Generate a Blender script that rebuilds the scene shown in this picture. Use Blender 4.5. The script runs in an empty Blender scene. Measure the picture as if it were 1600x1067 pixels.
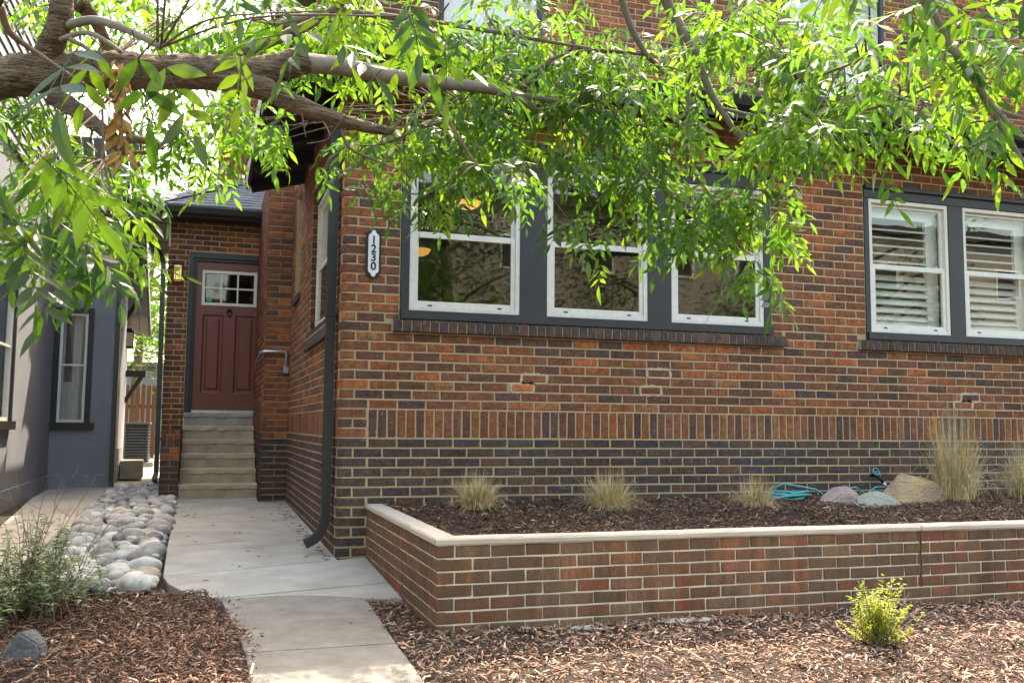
import bpy, bmesh, math, random
import numpy as np
from mathutils import Vector, Matrix, noise

random.seed(7); RNG = np.random.default_rng(7)
R = math.radians
sc = bpy.context.scene
C = sc.collection

# ------------------------------------------------------------------ camera
CAM = Vector((-0.9279, -6.9281, 0.0959)); YAW, PITCH, ROLL = 0.3132, 0.0893, 0.0094; FPX = 1475.47
c_right0 = Vector((math.cos(YAW), -math.sin(YAW), 0))
c_fwd = Vector((math.sin(YAW) * math.cos(PITCH), math.cos(YAW) * math.cos(PITCH), math.sin(PITCH)))
c_up0 = c_right0.cross(c_fwd)
c_right = c_right0 * math.cos(ROLL) + c_up0 * math.sin(ROLL)
c_up = c_up0 * math.cos(ROLL) - c_right0 * math.sin(ROLL)
cam = bpy.data.cameras.new('camera'); cam.sensor_width = 36.0; cam.lens = FPX * 36 / 1600; cam.clip_start = 0.05; cam.clip_end = 800
camo = bpy.data.objects.new('camera', cam); C.objects.link(camo)
M3 = Matrix((c_right, c_up, -c_fwd)).transposed()
camo.matrix_world = Matrix.Translation(CAM) @ M3.to_4x4()
sc.camera = camo

# ------------------------------------------------------------------ sky, sun, exposure
SUN_AZ, SUN_EL = R(30), R(57)          # azimuth from +Y towards +X: the sun stands behind the house
w = bpy.data.worlds.new('World'); sc.world = w; w.use_nodes = True
nt = w.node_tree; bg = nt.nodes['Background']
sky = nt.nodes.new('ShaderNodeTexSky'); sky.sky_type = 'NISHITA'; sky.sun_disc = False
sky.sun_elevation = SUN_EL; sky.sun_rotation = SUN_AZ; sky.air_density = 1.5; sky.dust_density = 4.0; sky.ozone_density = 1.0
nt.links.new(sky.outputs[0], bg.inputs[0]); bg.inputs[1].default_value = 0.15
sun = bpy.data.lights.new('sun', 'SUN'); sun.energy = 2.0; sun.angle = R(0.5); sun.color = (1.0, 0.96, 0.89)
suno = bpy.data.objects.new('sun', sun); C.objects.link(suno)
SDIR = Vector((math.sin(SUN_AZ) * math.cos(SUN_EL), math.cos(SUN_AZ) * math.cos(SUN_EL), math.sin(SUN_EL)))
suno.rotation_euler = SDIR.to_track_quat('Z', 'Y').to_euler(); suno.location = (6, 12, 20)
sc.view_settings.view_transform = 'Standard'; sc.view_settings.look = 'None'
sc.view_settings.gamma = 1.0; sc.view_settings.use_curve_mapping = False
sc.view_settings.exposure = 2.78
sc.view_settings.use_white_balance = True; sc.view_settings.white_balance_temperature = 7400; sc.view_settings.white_balance_tint = 10
sc.cycles.max_bounces = 8; sc.cycles.transparent_max_bounces = 16; sc.cycles.diffuse_bounces = 4
sc.cycles.use_denoising = True

def P3(x, y, d):                         # a point at a real distance d (metres along the view) in the direction of photo pixel x, y
    return CAM + (c_fwd + c_right * ((x - 800) / FPX) - c_up * ((y - 533.5) / FPX)) * d
def to_px(p):
    d = Vector(p) - CAM; z = d.dot(c_fwd)
    return 800 + FPX * d.dot(c_right) / z, 533.5 - FPX * d.dot(c_up) / z, z

# ------------------------------------------------------------------ materials
MATS = {}
def nodes(name):
    m = bpy.data.materials.new(name); m.use_nodes = True; MATS[name] = m
    n = m.node_tree; b = n.nodes['Principled BSDF']; return m, n, b
def L(n, a, b): n.links.new(a, b)
def mixc(n, fac, a, b, mode='MIX'):
    x = n.nodes.new('ShaderNodeMix'); x.data_type = 'RGBA'; x.blend_type = mode
    for s, v in ((0, fac), (6, a), (7, b)):
        if hasattr(v, 'links'): L(n, v, x.inputs[s])
        else: x.inputs[s].default_value = v if s == 0 else (*v, 1)[:4]
    return x.outputs[2]
def ntex(n, vec, scale, detail=4, rough=.6):
    t = n.nodes.new('ShaderNodeTexNoise'); t.inputs['Scale'].default_value = scale; t.inputs['Detail'].default_value = detail
    t.inputs['Roughness'].default_value = rough; L(n, vec, t.inputs['Vector']); return t.outputs['Fac']
def ramp(n, fac, stops):
    r = n.nodes.new('ShaderNodeValToRGB'); e = r.color_ramp.elements
    while len(e) < len(stops): e.new(.5)
    for i, (p, c) in enumerate(stops):
        e[i].position = p; e[i].color = (c, c, c, 1) if isinstance(c, (int, float)) else (*c, 1)
    L(n, fac, r.inputs[0]); return r.outputs[0]
def wpos(n, scale=(1, 1, 1)):
    g = n.nodes.new('ShaderNodeNewGeometry'); m = n.nodes.new('ShaderNodeMapping'); m.inputs['Scale'].default_value = scale
    L(n, g.outputs['Position'], m.inputs['Vector']); return m.outputs[0]
def opos(n, scale=(1, 1, 1)):
    g = n.nodes.new('ShaderNodeTexCoord'); m = n.nodes.new('ShaderNodeMapping'); m.inputs['Scale'].default_value = scale
    L(n, g.outputs['Object'], m.inputs['Vector']); return m.outputs[0]
def bump(n, b, h, strength, dist):
    x = n.nodes.new('ShaderNodeBump'); x.inputs['Strength'].default_value = strength; x.inputs['Distance'].default_value = dist
    L(n, h, x.inputs['Height']); L(n, x.outputs[0], b.inputs['Normal'])
def simple(name, c1, c2=None, rough=.7, scale=6, fine=60, bstr=.3, bdist=.004, metal=0, stretch=(1, 1, 1), coords='world', spec=.4, speck=None):
    m, n, b = nodes(name); c2 = c2 or tuple(x * .7 for x in c1)
    v = wpos(n, stretch) if coords == 'world' else opos(n, stretch)
    a = ntex(n, v, scale); f = ntex(n, v, fine, 3)
    col = mixc(n, ramp(n, a, [(.3, 0), (.7, 1)]), c1, c2)
    col = mixc(n, ramp(n, f, [(.3, .0), (.75, .35)]), col, tuple(x * .55 for x in c1))
    if speck: col = mixc(n, ramp(n, ntex(n, v, fine * 2.2, 2), [(.62, 0), (.7, .8)]), col, speck)
    L(n, col, b.inputs['Base Color']); b.inputs['Roughness'].default_value = rough; b.inputs['Metallic'].default_value = metal
    b.inputs['Specular IOR Level'].default_value = spec
    if bstr: bump(n, b, f, bstr, bdist)
    return m
def tinted(name, source, rough=.85, fine=110, patch=18, bstr=.6, bdist=.004, lo=.55, hi=1.35, stretch=(1, 1, 1), spec=.25, light=None, mottle=None):
    m, n, b = nodes(name)                # colour carried by each piece (object colour or the attribute Col), grain from noise
    if source == 'object':
        o = n.nodes.new('ShaderNodeObjectInfo'); base = o.outputs['Color']
    else:
        o = n.nodes.new('ShaderNodeAttribute'); o.attribute_name = 'Col'; base = o.outputs['Color']
    v = wpos(n, stretch)
    f = ntex(n, v, fine, 4, .7); p = ntex(n, v, patch, 3)
    col = mixc(n, 1.0, base, ramp(n, f, [(.3, lo), (.72, hi)]), 'MULTIPLY')
    col = mixc(n, 1.0, col, ramp(n, p, [(.3, .7), (.7, 1.3)]), 'MULTIPLY')
    col = mixc(n, 1.0, col, ramp(n, ntex(n, wpos(n, (1, 1, .55)), 1.1, 5, .65), [(.32, .68), (.68, 1.28)]), 'MULTIPLY')
    if mottle: col = mixc(n, ramp(n, ntex(n, v, patch * .8, 4, .7), [(.45, 0), (.62, mottle[1])]), col, mottle[0])
    if light: col = mixc(n, ramp(n, ntex(n, v, patch * 1.7, 5, .8), [(.57, 0), (.70, light[1])]), col, light[0])
    L(n, col, b.inputs['Base Color']); b.inputs['Roughness'].default_value = rough; b.inputs['Specular IOR Level'].default_value = spec
    bump(n, b, f, bstr, bdist); return m

tinted('brick_o', 'object', fine=85, lo=.42, hi=1.5, light=((.30, .19, .10), .7), mottle=((.085, .042, .03), .5)); tinted('brick_c', 'Col', fine=85, lo=.42, hi=1.5, light=((.30, .19, .10), .7), mottle=((.085, .042, .03), .5))
tinted('pbrick', 'object', stretch=(1, 1, .12), fine=260, patch=14, bstr=.9, bdist=.006, lo=.4, hi=1.45, mottle=((.125, .075, .047), .65))
simple('mortar', (.47, .36, .20), (.38, .28, .15), rough=.95, scale=3, fine=140, bstr=.6, bdist=.004)
simple('mortar_pale', (.52, .43, .27), (.42, .34, .20), rough=.95, scale=8, fine=120, bstr=.8, bdist=.006)
simple('mortar_grey', (.74, .66, .55), (.64, .56, .46), rough=.95, scale=4, fine=140, bstr=.6, bdist=.004)
simple('cap', (.52, .43, .345), (.42, .355, .285), rough=.9, scale=2.5, fine=90, bstr=.4, bdist=.003)
simple('concrete', (.39, .365, .32), (.24, .225, .195), rough=.9, scale=3.2, fine=120, bstr=.35, bdist=.003, speck=(.16, .15, .14))
simple('concrete_old', (.27, .24, .205), (.175, .155, .13), rough=.95, scale=7, fine=130, bstr=1, bdist=.008, speck=(.10, .085, .07))
simple('concrete_step', (.52, .42, .28), (.34, .275, .19), rough=.95, scale=5, fine=70, bstr=.7, bdist=.008)
simple('paving', (.44, .40, .33), (.33, .28, .22), rough=.9, scale=1.5, fine=80, bstr=.3)
simple('soil', (.055, .034, .023), (.032, .02, .014), rough=1, scale=7, fine=60, bstr=1, bdist=.03)
simple('slate_paint', (.034, .033, .034), (.024, .0235, .024), rough=.5, scale=5, fine=50, bstr=.15, bdist=.002, spec=.4)
simple('black_paint', (.020, .019, .018), (.013, .013, .013), rough=.45, scale=8, fine=60, bstr=.1, bdist=.002)
simple('dark_wood', (.030, .026, .023), (.020, .018, .016), rough=.55, scale=6, fine=40, bstr=.25, bdist=.003)
simple('gutter', (.024, .024, .023), (.016, .016, .016), rough=.35, scale=4, fine=30, bstr=.05, bdist=.001)
simple('white_vinyl', (.70, .655, .57), (.60, .56, .48), rough=.45, scale=4, fine=30, bstr=.05, bdist=.001)
simple('shutter', (.54, .55, .48), (.48, .49, .42), rough=.5, scale=4, fine=30, bstr=.03, bdist=.001)
simple('door_red', (.165, .038, .024), (.135, .032, .021), rough=.42, scale=3, fine=60, bstr=.1, bdist=.001, stretch=(8, 8, .6))
simple('stucco', (.25, .25, .26), (.195, .195, .205), rough=.9, scale=1.6, fine=60, bstr=.5, bdist=.006)
simple('siding', (.26, .265, .28), (.21, .215, .23), rough=.7, scale=2, fine=30, bstr=.1)
simple('soffit', (.26, .255, .25), (.20, .195, .19), rough=.7, scale=2, fine=20, bstr=.2, stretch=(1, 6, 1))
simple('shingle', (.165, .175, .21), (.10, .107, .13), rough=.95, scale=7, fine=220, bstr=.7, bdist=.003, coords='world')
simple('fence_wood', (.17, .068, .03), (.11, .045, .02), rough=.75, scale=6, fine=40, bstr=.4, stretch=(6, 6, .6))
simple('galvanised', (.42, .43, .44), (.33, .34, .35), rough=.35, metal=.9, scale=20, fine=120, bstr=.05, bdist=.001)
simple('brass', (.55, .5, .4), (.4, .36, .3), rough=.25, metal=1, bstr=0)
simple('iron', (.03, .028, .027), (.02, .019, .018), rough=.5, metal=.6, bstr=.1)
simple('ac_metal', (.10, .105, .10), (.07, .074, .07), rough=.5, metal=.2, bstr=.05)
simple('bark', (.30, .20, .12), (.07, .048, .033), rough=.95, scale=30, fine=70, bstr=1, bdist=.05, stretch=(.22, .5, 1.5))
simple('bark_grey', (.27, .22, .17), (.16, .125, .10), rough=.85, scale=14, fine=70, bstr=.6, bdist=.006)
simple('twig', (.20, .125, .085), (.12, .075, .05), rough=.85, scale=14, fine=70, bstr=.4, bdist=.003)
simple('cut_wood', (.5, .36, .2), (.4, .28, .15), rough=.8)
simple('dry_leaf', (.50, .28, .075), (.30, .15, .04), rough=.8, scale=30, fine=90, bstr=.3)
simple('hose', (.06, .34, .34), (.04, .27, .28), rough=.4, scale=10, bstr=.05)
simple('asphalt', (.06, .06, .06), (.045, .045, .045), rough=.95)
simple('lawn', (.05, .085, .025), (.035, .06, .02), rough=1)
simple('beige', (.30, .27, .22), (.26, .23, .19), rough=.9, scale=1)
simple('room', (.13, .13, .105), (.11, .11, .09), rough=.9, scale=1, bstr=0)
simple('room_floor', (.14, .08, .045), (.1, .06, .035), rough=.5, scale=4, bstr=0)
simple('curtain', (.42, .40, .36), (.3, .29, .26), rough=.9, scale=6, bstr=0, stretch=(6, 6, .3))
simple('plaque_white', (.78, .77, .74), rough=.5, bstr=0); simple('ink', (.012, .012, .012), rough=.5, bstr=0)
for nm, c in (('rock_tan', ((.50, .33, .15), (.28, .22, .17))), ('rock_pink', ((.40, .29, .24), (.25, .18, .155))), ('rock_grey', ((.37, .35, .28), (.25, .24, .195))), ('rock_dark', ((.055, .055, .058), (.17, .165, .16)))):
    simple(nm, *c, rough=.9, scale=7, fine=45, bstr=.9, bdist=.02, coords='obj')
tinted('pebble', 'object', rough=.8, fine=60, patch=9, lo=.8, hi=1.15, bstr=.25, bdist=.004)
tinted('mulch', 'Col', rough=.95, fine=170, patch=40, lo=.6, hi=1.3, bstr=.5, bdist=.003)
tinted('straw', 'Col', rough=.8, fine=120, patch=20, lo=.8, hi=1.15, bstr=.1, bdist=.001)
def emit(name, col, strength):
    m, n, b = nodes(name); b.inputs['Base Color'].default_value = (*col, 1); b.inputs['Emission Color'].default_value = (*col, 1)
    b.inputs['Emission Strength'].default_value = strength; b.inputs['Roughness'].default_value = .4
emit('lamp_glow', (1.0, .55, .14), .16); emit('lantern_glow', (1.0, .60, .24), .09)
def leafmat(name, top, under, trans, tfac=.45, rough=.38, source='Col'):
    m, n, b = nodes(name)
    o = n.nodes.new('ShaderNodeObjectInfo' if source == 'object' else 'ShaderNodeAttribute')
    if source != 'object': o.attribute_name = 'Col'
    g = n.nodes.new('ShaderNodeNewGeometry')
    col = mixc(n, 1.0, mixc(n, g.outputs['Backfacing'], top, under), o.outputs['Color'], 'MULTIPLY')
    col = mixc(n, ramp(n, ntex(n, wpos(n), 60, 3), [(.35, 0), (.75, .4)]), col, tuple(x * .6 for x in top))
    L(n, col, b.inputs['Base Color']); b.inputs['Roughness'].default_value = rough; b.inputs['Specular IOR Level'].default_value = .35
    t = n.nodes.new('ShaderNodeBsdfTranslucent'); L(n, mixc(n, 1.0, trans, o.outputs['Color'], 'MULTIPLY'), t.inputs[0])
    x = n.nodes.new('ShaderNodeMixShader'); x.inputs[0].default_value = tfac
    L(n, b.outputs[0], x.inputs[1]); L(n, t.outputs[0], x.inputs[2]); L(n, x.outputs[0], n.nodes['Material Output'].inputs[0])
leafmat('leaf_o', (.045, .10, .022), (.07, .115, .04), (.20, .38, .028), .5, source='object')
leafmat('leaf_c', (.045, .10, .022), (.07, .115, .04), (.20, .38, .028), .5)
leafmat('leaf_shrub', (.17, .23, .12), (.24, .29, .19), (.25, .34, .10), .3, .6)
leafmat('leaf_lime', (.36, .40, .03), (.38, .40, .05), (.6, .62, .05), .4, .5)
def glass(name, tint, refl, rough=.0):
    m, n, b = nodes(name); n.nodes.remove(b)
    t = n.nodes.new('ShaderNodeBsdfTransparent'); t.inputs[0].default_value = (*tint, 1)
    gl = n.nodes.new('ShaderNodeBsdfGlossy'); gl.inputs['Roughness'].default_value = rough; gl.inputs[0].default_value = (1, 1, 1, 1)
    lw = n.nodes.new('ShaderNodeLayerWeight'); lw.inputs[0].default_value = .5      # Schlick reflectance, the same from both faces
    pw = n.nodes.new('ShaderNodeMath'); pw.operation = 'POWER'; pw.inputs[1].default_value = 5.0; L(n, lw.outputs['Facing'], pw.inputs[0])
    ma = n.nodes.new('ShaderNodeMath'); ma.operation = 'MULTIPLY_ADD'; ma.inputs[1].default_value = .95; ma.inputs[2].default_value = refl; ma.use_clamp = True
    L(n, pw.outputs[0], ma.inputs[0])
    tc = ntex(n, wpos(n), 2.2, 1); bp = n.nodes.new('ShaderNodeBump'); bp.inputs['Strength'].default_value = .02; bp.inputs['Distance'].default_value = .05
    L(n, tc, bp.inputs['Height']); L(n, bp.outputs[0], gl.inputs['Normal'])
    x = n.nodes.new('ShaderNodeMixShader'); L(n, ma.outputs[0], x.inputs[0]); L(n, t.outputs[0], x.inputs[1]); L(n, gl.outputs[0], x.inputs[2])
    L(n, x.outputs[0], n.nodes['Material Output'].inputs[0])
glass('glass', (.985, .99, .985), .05); glass('glass_dark', (.75, .75, .70), .04, .02)

# ------------------------------------------------------------------ mesh helpers
class MB:
    def __init__(s): s.v = []; s.f = []; s.c = []
    def add(s, vs, fs, col=None):
        o = len(s.v); s.v += [tuple(v) for v in vs]; s.f += [tuple(i + o for i in f) for f in fs]
        s.c += [col or (1, 1, 1)] * len(fs); return s
    def box(s, x0, x1, y0, y1, z0, z1, col=None):
        x0, x1 = min(x0, x1), max(x0, x1); y0, y1 = min(y0, y1), max(y0, y1); z0, z1 = min(z0, z1), max(z0, z1)
        return s.add([(x, y, z) for z in (z0, z1) for y in (y0, y1) for x in (x0, x1)],
                     [(0, 2, 3, 1), (4, 5, 7, 6), (0, 1, 5, 4), (2, 6, 7, 3), (0, 4, 6, 2), (1, 3, 7, 5)], col)
    def bar(s, a, b, wd, ht, up=Vector((0, 0, 1)), col=None):     # a rectangular bar from a to b
        a, b = Vector(a), Vector(b); d = (b - a).normalized(); u = Vector(up); r = d.cross(u).normalized() * wd / 2; q = r.cross(d).normalized() * ht / 2
        return s.add([p + i * r + j * q for p in (a, b) for i, j in ((-1, -1), (1, -1), (1, 1), (-1, 1))],
                     [(0, 3, 2, 1), (4, 5, 6, 7), (0, 1, 5, 4), (1, 2, 6, 5), (2, 3, 7, 6), (3, 0, 4, 7)], col)
    def prism(s, poly, z0, z1, col=None):                         # horizontal polygon raised from z0 to z1 (numbers or functions of x, y)
        n = len(poly); F = lambda z, p: z(*p) if callable(z) else z
        return s.add([(x, y, F(z0, (x, y))) for x, y in poly] + [(x, y, F(z1, (x, y))) for x, y in poly],
                     [tuple(range(n))[::-1], tuple(range(n, 2 * n))] + [(i, (i + 1) % n, n + (i + 1) % n, n + i) for i in range(n)], col)
    def tube(s, pts, rad, n=8, col=None, wob=0, cap=True, ridge=0):
        pts = [Vector(p) for p in pts]; rings = []
        rad = rad if isinstance(rad, (list, tuple)) else [rad] * len(pts); ref = None
        for i, p in enumerate(pts):
            d = (pts[min(i + 1, len(pts) - 1)] - pts[max(i - 1, 0)]).normalized()
            if ref is None: ref = d.orthogonal().normalized()
            ref = (ref - d * ref.dot(d)).normalized(); b = d.cross(ref)
            rings.append([p + (ref * math.cos(2 * math.pi * k / n) + b * math.sin(2 * math.pi * k / n)) * rad[i] * (1 + (random.uniform(-wob, wob) if wob else 0) + (ridge * noise.noise((3.2 * math.cos(2 * math.pi * k / n), 3.2 * math.sin(2 * math.pi * k / n), i * .16)) + ridge * .7 * noise.noise((7 * math.cos(2 * math.pi * k / n), 7 * math.sin(2 * math.pi * k / n), i * .33)) if ridge else 0)) for k in range(n)])
        fs = [(i * n + k, i * n + (k + 1) % n, (i + 1) * n + (k + 1) % n, (i + 1) * n + k) for i in range(len(pts) - 1) for k in range(n)]
        if cap: fs += [tuple(range(n))[::-1], tuple(range((len(pts) - 1) * n, len(pts) * n))]
        return s.add([v for r in rings for v in r], fs, col)
    def mesh(s, name, smooth=False, cols=False):
        me = bpy.data.meshes.new(name); me.from_pydata(s.v, [], s.f); me.update()
        if cols:
            a = me.attributes.new('Col', 'FLOAT_COLOR', 'FACE')
            a.data.foreach_set('color', np.array([(*c, 1) for c in s.c], dtype=np.float32).ravel())
        if smooth: me.shade_smooth()
        return me
    def build(s, name, mt, parent=None, smooth=False, cols=False, bevel=0):
        me = s.mesh(name, smooth, cols)
        if bevel:
            bm = bmesh.new(); bm.from_mesh(me); bmesh.ops.bevel(bm, geom=bm.edges[:] , offset=bevel, segments=2, profile=.6, affect='EDGES', clamp_overlap=True)
            bm.to_mesh(me); bm.free()
        return obj(name, me, mt, parent)
def obj(name, me, mt=None, parent=None):
    o = bpy.data.objects.new(name, me); C.objects.link(o)
    if mt: me.materials.clear(); me.materials.append(MATS[mt])
    if parent: o.parent = parent
    return o
def npmesh(name, V, F4, cols=None, smooth=False):                 # V (n,3), faces (m,k) from numpy arrays
    me = bpy.data.meshes.new(name); k = F4.shape[1]; m = len(F4)
    me.vertices.add(len(V)); me.vertices.foreach_set('co', V.astype(np.float32).ravel())
    me.loops.add(m * k); me.loops.foreach_set('vertex_index', F4.astype(np.int32).ravel())
    me.polygons.add(m); me.polygons.foreach_set('loop_start', np.arange(0, m * k, k, dtype=np.int32))
    me.update(calc_edges=True)
    if cols is not None:
        a = me.attributes.new('Col', 'FLOAT_COLOR', 'FACE')
        a.data.foreach_set('color', np.concatenate([cols, np.ones((m, 1))], 1).astype(np.float32).ravel())
    if smooth: me.shade_smooth()
    return me
def tag(o, label=None, cat=None, group=None, kind=None):
    for k, v in (('label', label), ('category', cat), ('group', group), ('kind', kind)):
        if v: o[k] = v
    return o
def empty(name, loc=(0, 0, 0), **k):
    o = bpy.data.objects.new(name, None); C.objects.link(o); o.location = loc; o.empty_display_size = .1; tag(o, **k); return o
def link(me, name, parent, loc, rot=(0, 0, 0), scale=(1, 1, 1), col=None):
    o = bpy.data.objects.new(name, me); C.objects.link(o); o.parent = parent; o.location = loc; o.rotation_euler = rot; o.scale = scale
    if col: o.color = (*col, 1)
    return o
def gz(y): return -.86 + .012 * min(y, 8) if y > 0 else -.86 + .043 * max(y, -5.0)

# ================================================================== GROUND AND PATHS
ys = [-120, -60, -30, -16, -8, -5, -4, -3, -2, -1, 0, 1, 2, 4, 6, 8, 14, 30, 80, 200]; xs = [-200, -60, -20, -8, -4, -2, 0, 2, 4, 8, 20, 60, 200]
g = MB(); g.v = [(x, y, gz(y) - .03) for y in ys for x in xs]; nx = len(xs)
g.f = [(j * nx + i, j * nx + i + 1, (j + 1) * nx + i + 1, (j + 1) * nx + i) for j in range(len(ys) - 1) for i in range(nx - 1)]; g.c = [(1, 1, 1)] * len(g.f)
tag(g.build('ground', 'soil'), kind='structure')
tag(MB().box(-150, 150, -20, -10.5, gz(-9) - .02, gz(-9) + .02).build('road', 'asphalt'), kind='structure')
tag(MB().box(-150, 150, -60, -20.3, gz(-9) - .02, gz(-9) + .08).build('lawn', 'lawn'), kind='structure')

walk = empty('walkway', (0, 0, 0), kind='structure')
def slab(poly, mt, top=.015):
    o = MB().prism(poly, lambda x, y: gz(y) - .16, lambda x, y: gz(y) + top).build('concrete_slab', mt, walk, bevel=.008); return o
J = .006
slab([(-1.17, 2.39 + J), (-.0, 2.43 + J), (-.0, 4.36), (-.30, 4.36), (-.30, 4.9), (-1.2, 4.9)], 'concrete')
slab([(-1.16, .80 + J), (-.0, 1.22 + J), (-.0, 2.43 - J), (-1.17, 2.39 - J)], 'concrete')
slab([(-1.14, -.48 + J), (-.0, -.12 + J), (-.0, 1.22 - J), (-1.16, .80 - J)], 'concrete')
slab([(-1.14, -.48 - J), (-1.10, -.72), (-1.02, -.93), (-.91, -1.10), (-.83, -1.17), (.21, -.94), (.21, -.12 + .06), (-.0, -.12 - J)], 'concrete')
slab([(-.82, -1.19), (-.5, -1.17), (-.2, -1.23), (.02, -1.36), (.21, -1.40), (.21, -.95)], 'concrete', .012)
slab([(-.80, -1.22), (-.5, -1.19), (-.2, -1.25), (.0, -1.385), (-.01, -2.33), (-.71, -2.33), (-.75, -1.8)], 'concrete_old', .014)
slab([(-.71, -2.34), (-.01, -2.34), (-.01, -4.6), (-.69, -4.6)], 'concrete_old', .014)
tag(MB().prism([(-6, -.9), (-2.1, -.9), (-1.86, .6), (-1.9, 4.2), (-2.02, 6.0), (-1.55, 6.2), (-1.5, 20), (-6, 20)], lambda x, y: gz(y) - .1, lambda x, y: gz(y) + .012).build('side_yard_paving', 'paving'), kind='structure')

# ================================================================== BRICK HOUSE
house = empty('brick_house', (0, 0, 0), label='brown brick house with dark red front door, slate trim and white framed windows', cat='house')
P = .2142; CH = .07113; JT = .0135; PROUD = .006
stuff = MB(); indiv = []                                   # joined bricks; bricks built one by one
_bm = {}
def brick_mesh(wd, ht, key='brick'):
    k = (key, round(wd, 3), round(ht, 3), random.randrange(3))
    if k not in _bm:
        b = MB(); b.add(*brick_geo(wd, ht, .05)); me = b.mesh(key); me.materials.append(MATS['pbrick' if key == 'pb' else 'brick_o']); _bm[k] = me
    return _bm[k]
def bull_geo(wd, ht, r=.045, dp=.05):                          # corner brick whose outer arris is rounded
    q = lambda: random.uniform(-.0015, .0015); ring = [(r - r * math.cos(t), r - r * math.sin(t)) for t in np.linspace(0, math.pi / 2, 6)] + [(wd, 0), (wd, dp), (r, dp), (0, dp + .03)]
    ring = [(0, dp + .03)] + ring[:-1]; n = len(ring)
    lo = [(x, y, q() + .001) for x, y in ring]; hi = [(x, y, ht + q()) for x, y in ring]
    return lo + hi, [(i, (i + 1) % n, n + (i + 1) % n, n + i) for i in range(n)] + [tuple(range(n, 2 * n)), tuple(range(n))[::-1]]
def brick_geo(wd, ht, dp, ch=.004, jit=.0025):
    q = lambda: random.uniform(-jit, jit)
    v = []
    for y, i in ((dp, 0), (ch, 0), (0, ch)):
        v += [(i + q(), y, i + q()), (wd - i + q(), y, i + q()), (wd - i + q(), y + q() * .6, ht - i + q()), (i + q(), y, ht - i + q())]
    fs = [(8, 9, 10, 11)]
    for a in (0, 4): fs += [(a + i, a + (i + 1) % 4, a + 4 + (i + 1) % 4, a + 4 + i) for i in range(4)]
    return v, fs
class Plane:                                               # u runs to the right as one looks at the wall from outside, front face towards the outside
    def __init__(s, o, rot): s.o = Vector(o); s.rot = rot; s.m = Matrix.Translation(s.o) @ Matrix.Rotation(rot, 4, 'Z')
    def at(s, u, dy, z): return s.m @ Vector((u, dy, z))
PALETTE = [((.215, .075, .034), 5), ((.165, .060, .032), 5), ((.115, .050, .034), 4), ((.085, .047, .040), 2.4), ((.29, .095, .034), 2.4), ((.27, .115, .045), 1.0), ((.34, .095, .034), .8)]
DARK = [((.056, .041, .041), 5), ((.066, .045, .038), 3.5), ((.047, .040, .047), 1.5), ((.092, .050, .036), 2)]
def pick(pal, warm=1.0):
    c = random.choices([p[0] for p in pal], [p[1] for p in pal])[0]; f = random.uniform(.85, 1.2)
    return (c[0] * f * warm * 1.04, c[1] * f * 1.02, c[2] * f * random.uniform(.92, 1.10))
def cut(u0, u1, z0, z1, holes):
    segs = [(u0, u1)]
    for a, b, c, d in holes:
        if z1 > c + .012 and z0 < d - .012:
            segs = [x for s0, s1 in segs for x in ((s0, min(s1, a - JT / 2)), (max(s0, b + JT / 2), s1)) if x[1] - x[0] > .022]
    return segs
def put(pl, u0, u1, z0, z1, col, one=None, proud=PROUD, geo=None):
    if one is not None: indiv.append((pl, u0, u1, z0, z1, col, one, proud)); return
    v, fs = geo or brick_geo(u1 - u0, z1 - z0, .05)
    stuff.add([pl.at(u0 + x, y - proud, z0 + z) for x, y, z in v], fs, col)
def rows(pl, u0, u1, k0, k1, holes=(), pal=None, par=0, one=None, proud=PROUD, zoff=0, soldier=True, warm=1.0):
    for k in range(k0, k1):
        if soldier and 0 <= k <= 2: continue
        z0 = k * CH + JT / 2 + zoff; z1 = z0 + CH - JT; n0 = math.floor(u0 / P) - 1; n1 = math.ceil(u1 / P) + 1
        off = .5 * P if (k + par) % 2 else 0
        pl_ = pal or (DARK if k < 0 else PALETTE)
        for i in range(n0, n1):
            a = max(u0, i * P + off + JT / 2); b = min(u1, (i + 1) * P + off - JT / 2)
            if b - a < .025: continue
            full = [h for h in holes if not (h[2] < z0 and z0 < h[3] < z0 + (z1 - z0) * .6)]
            part = [h for h in holes if h not in full]
            for s0, s1 in cut(a, b, z0, z1, full):
                zz = max([z0] + [h[3] + JT / 2 for h in part if h[0] < (s0 + s1) / 2 < h[1]])
                for t0, t1 in ([(s0, s1)] if zz > z0 else cut(s0, s1, z0, z1, part)): put(pl, t0, t1, zz, z1, pick(pl_, warm), one, proud)

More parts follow.
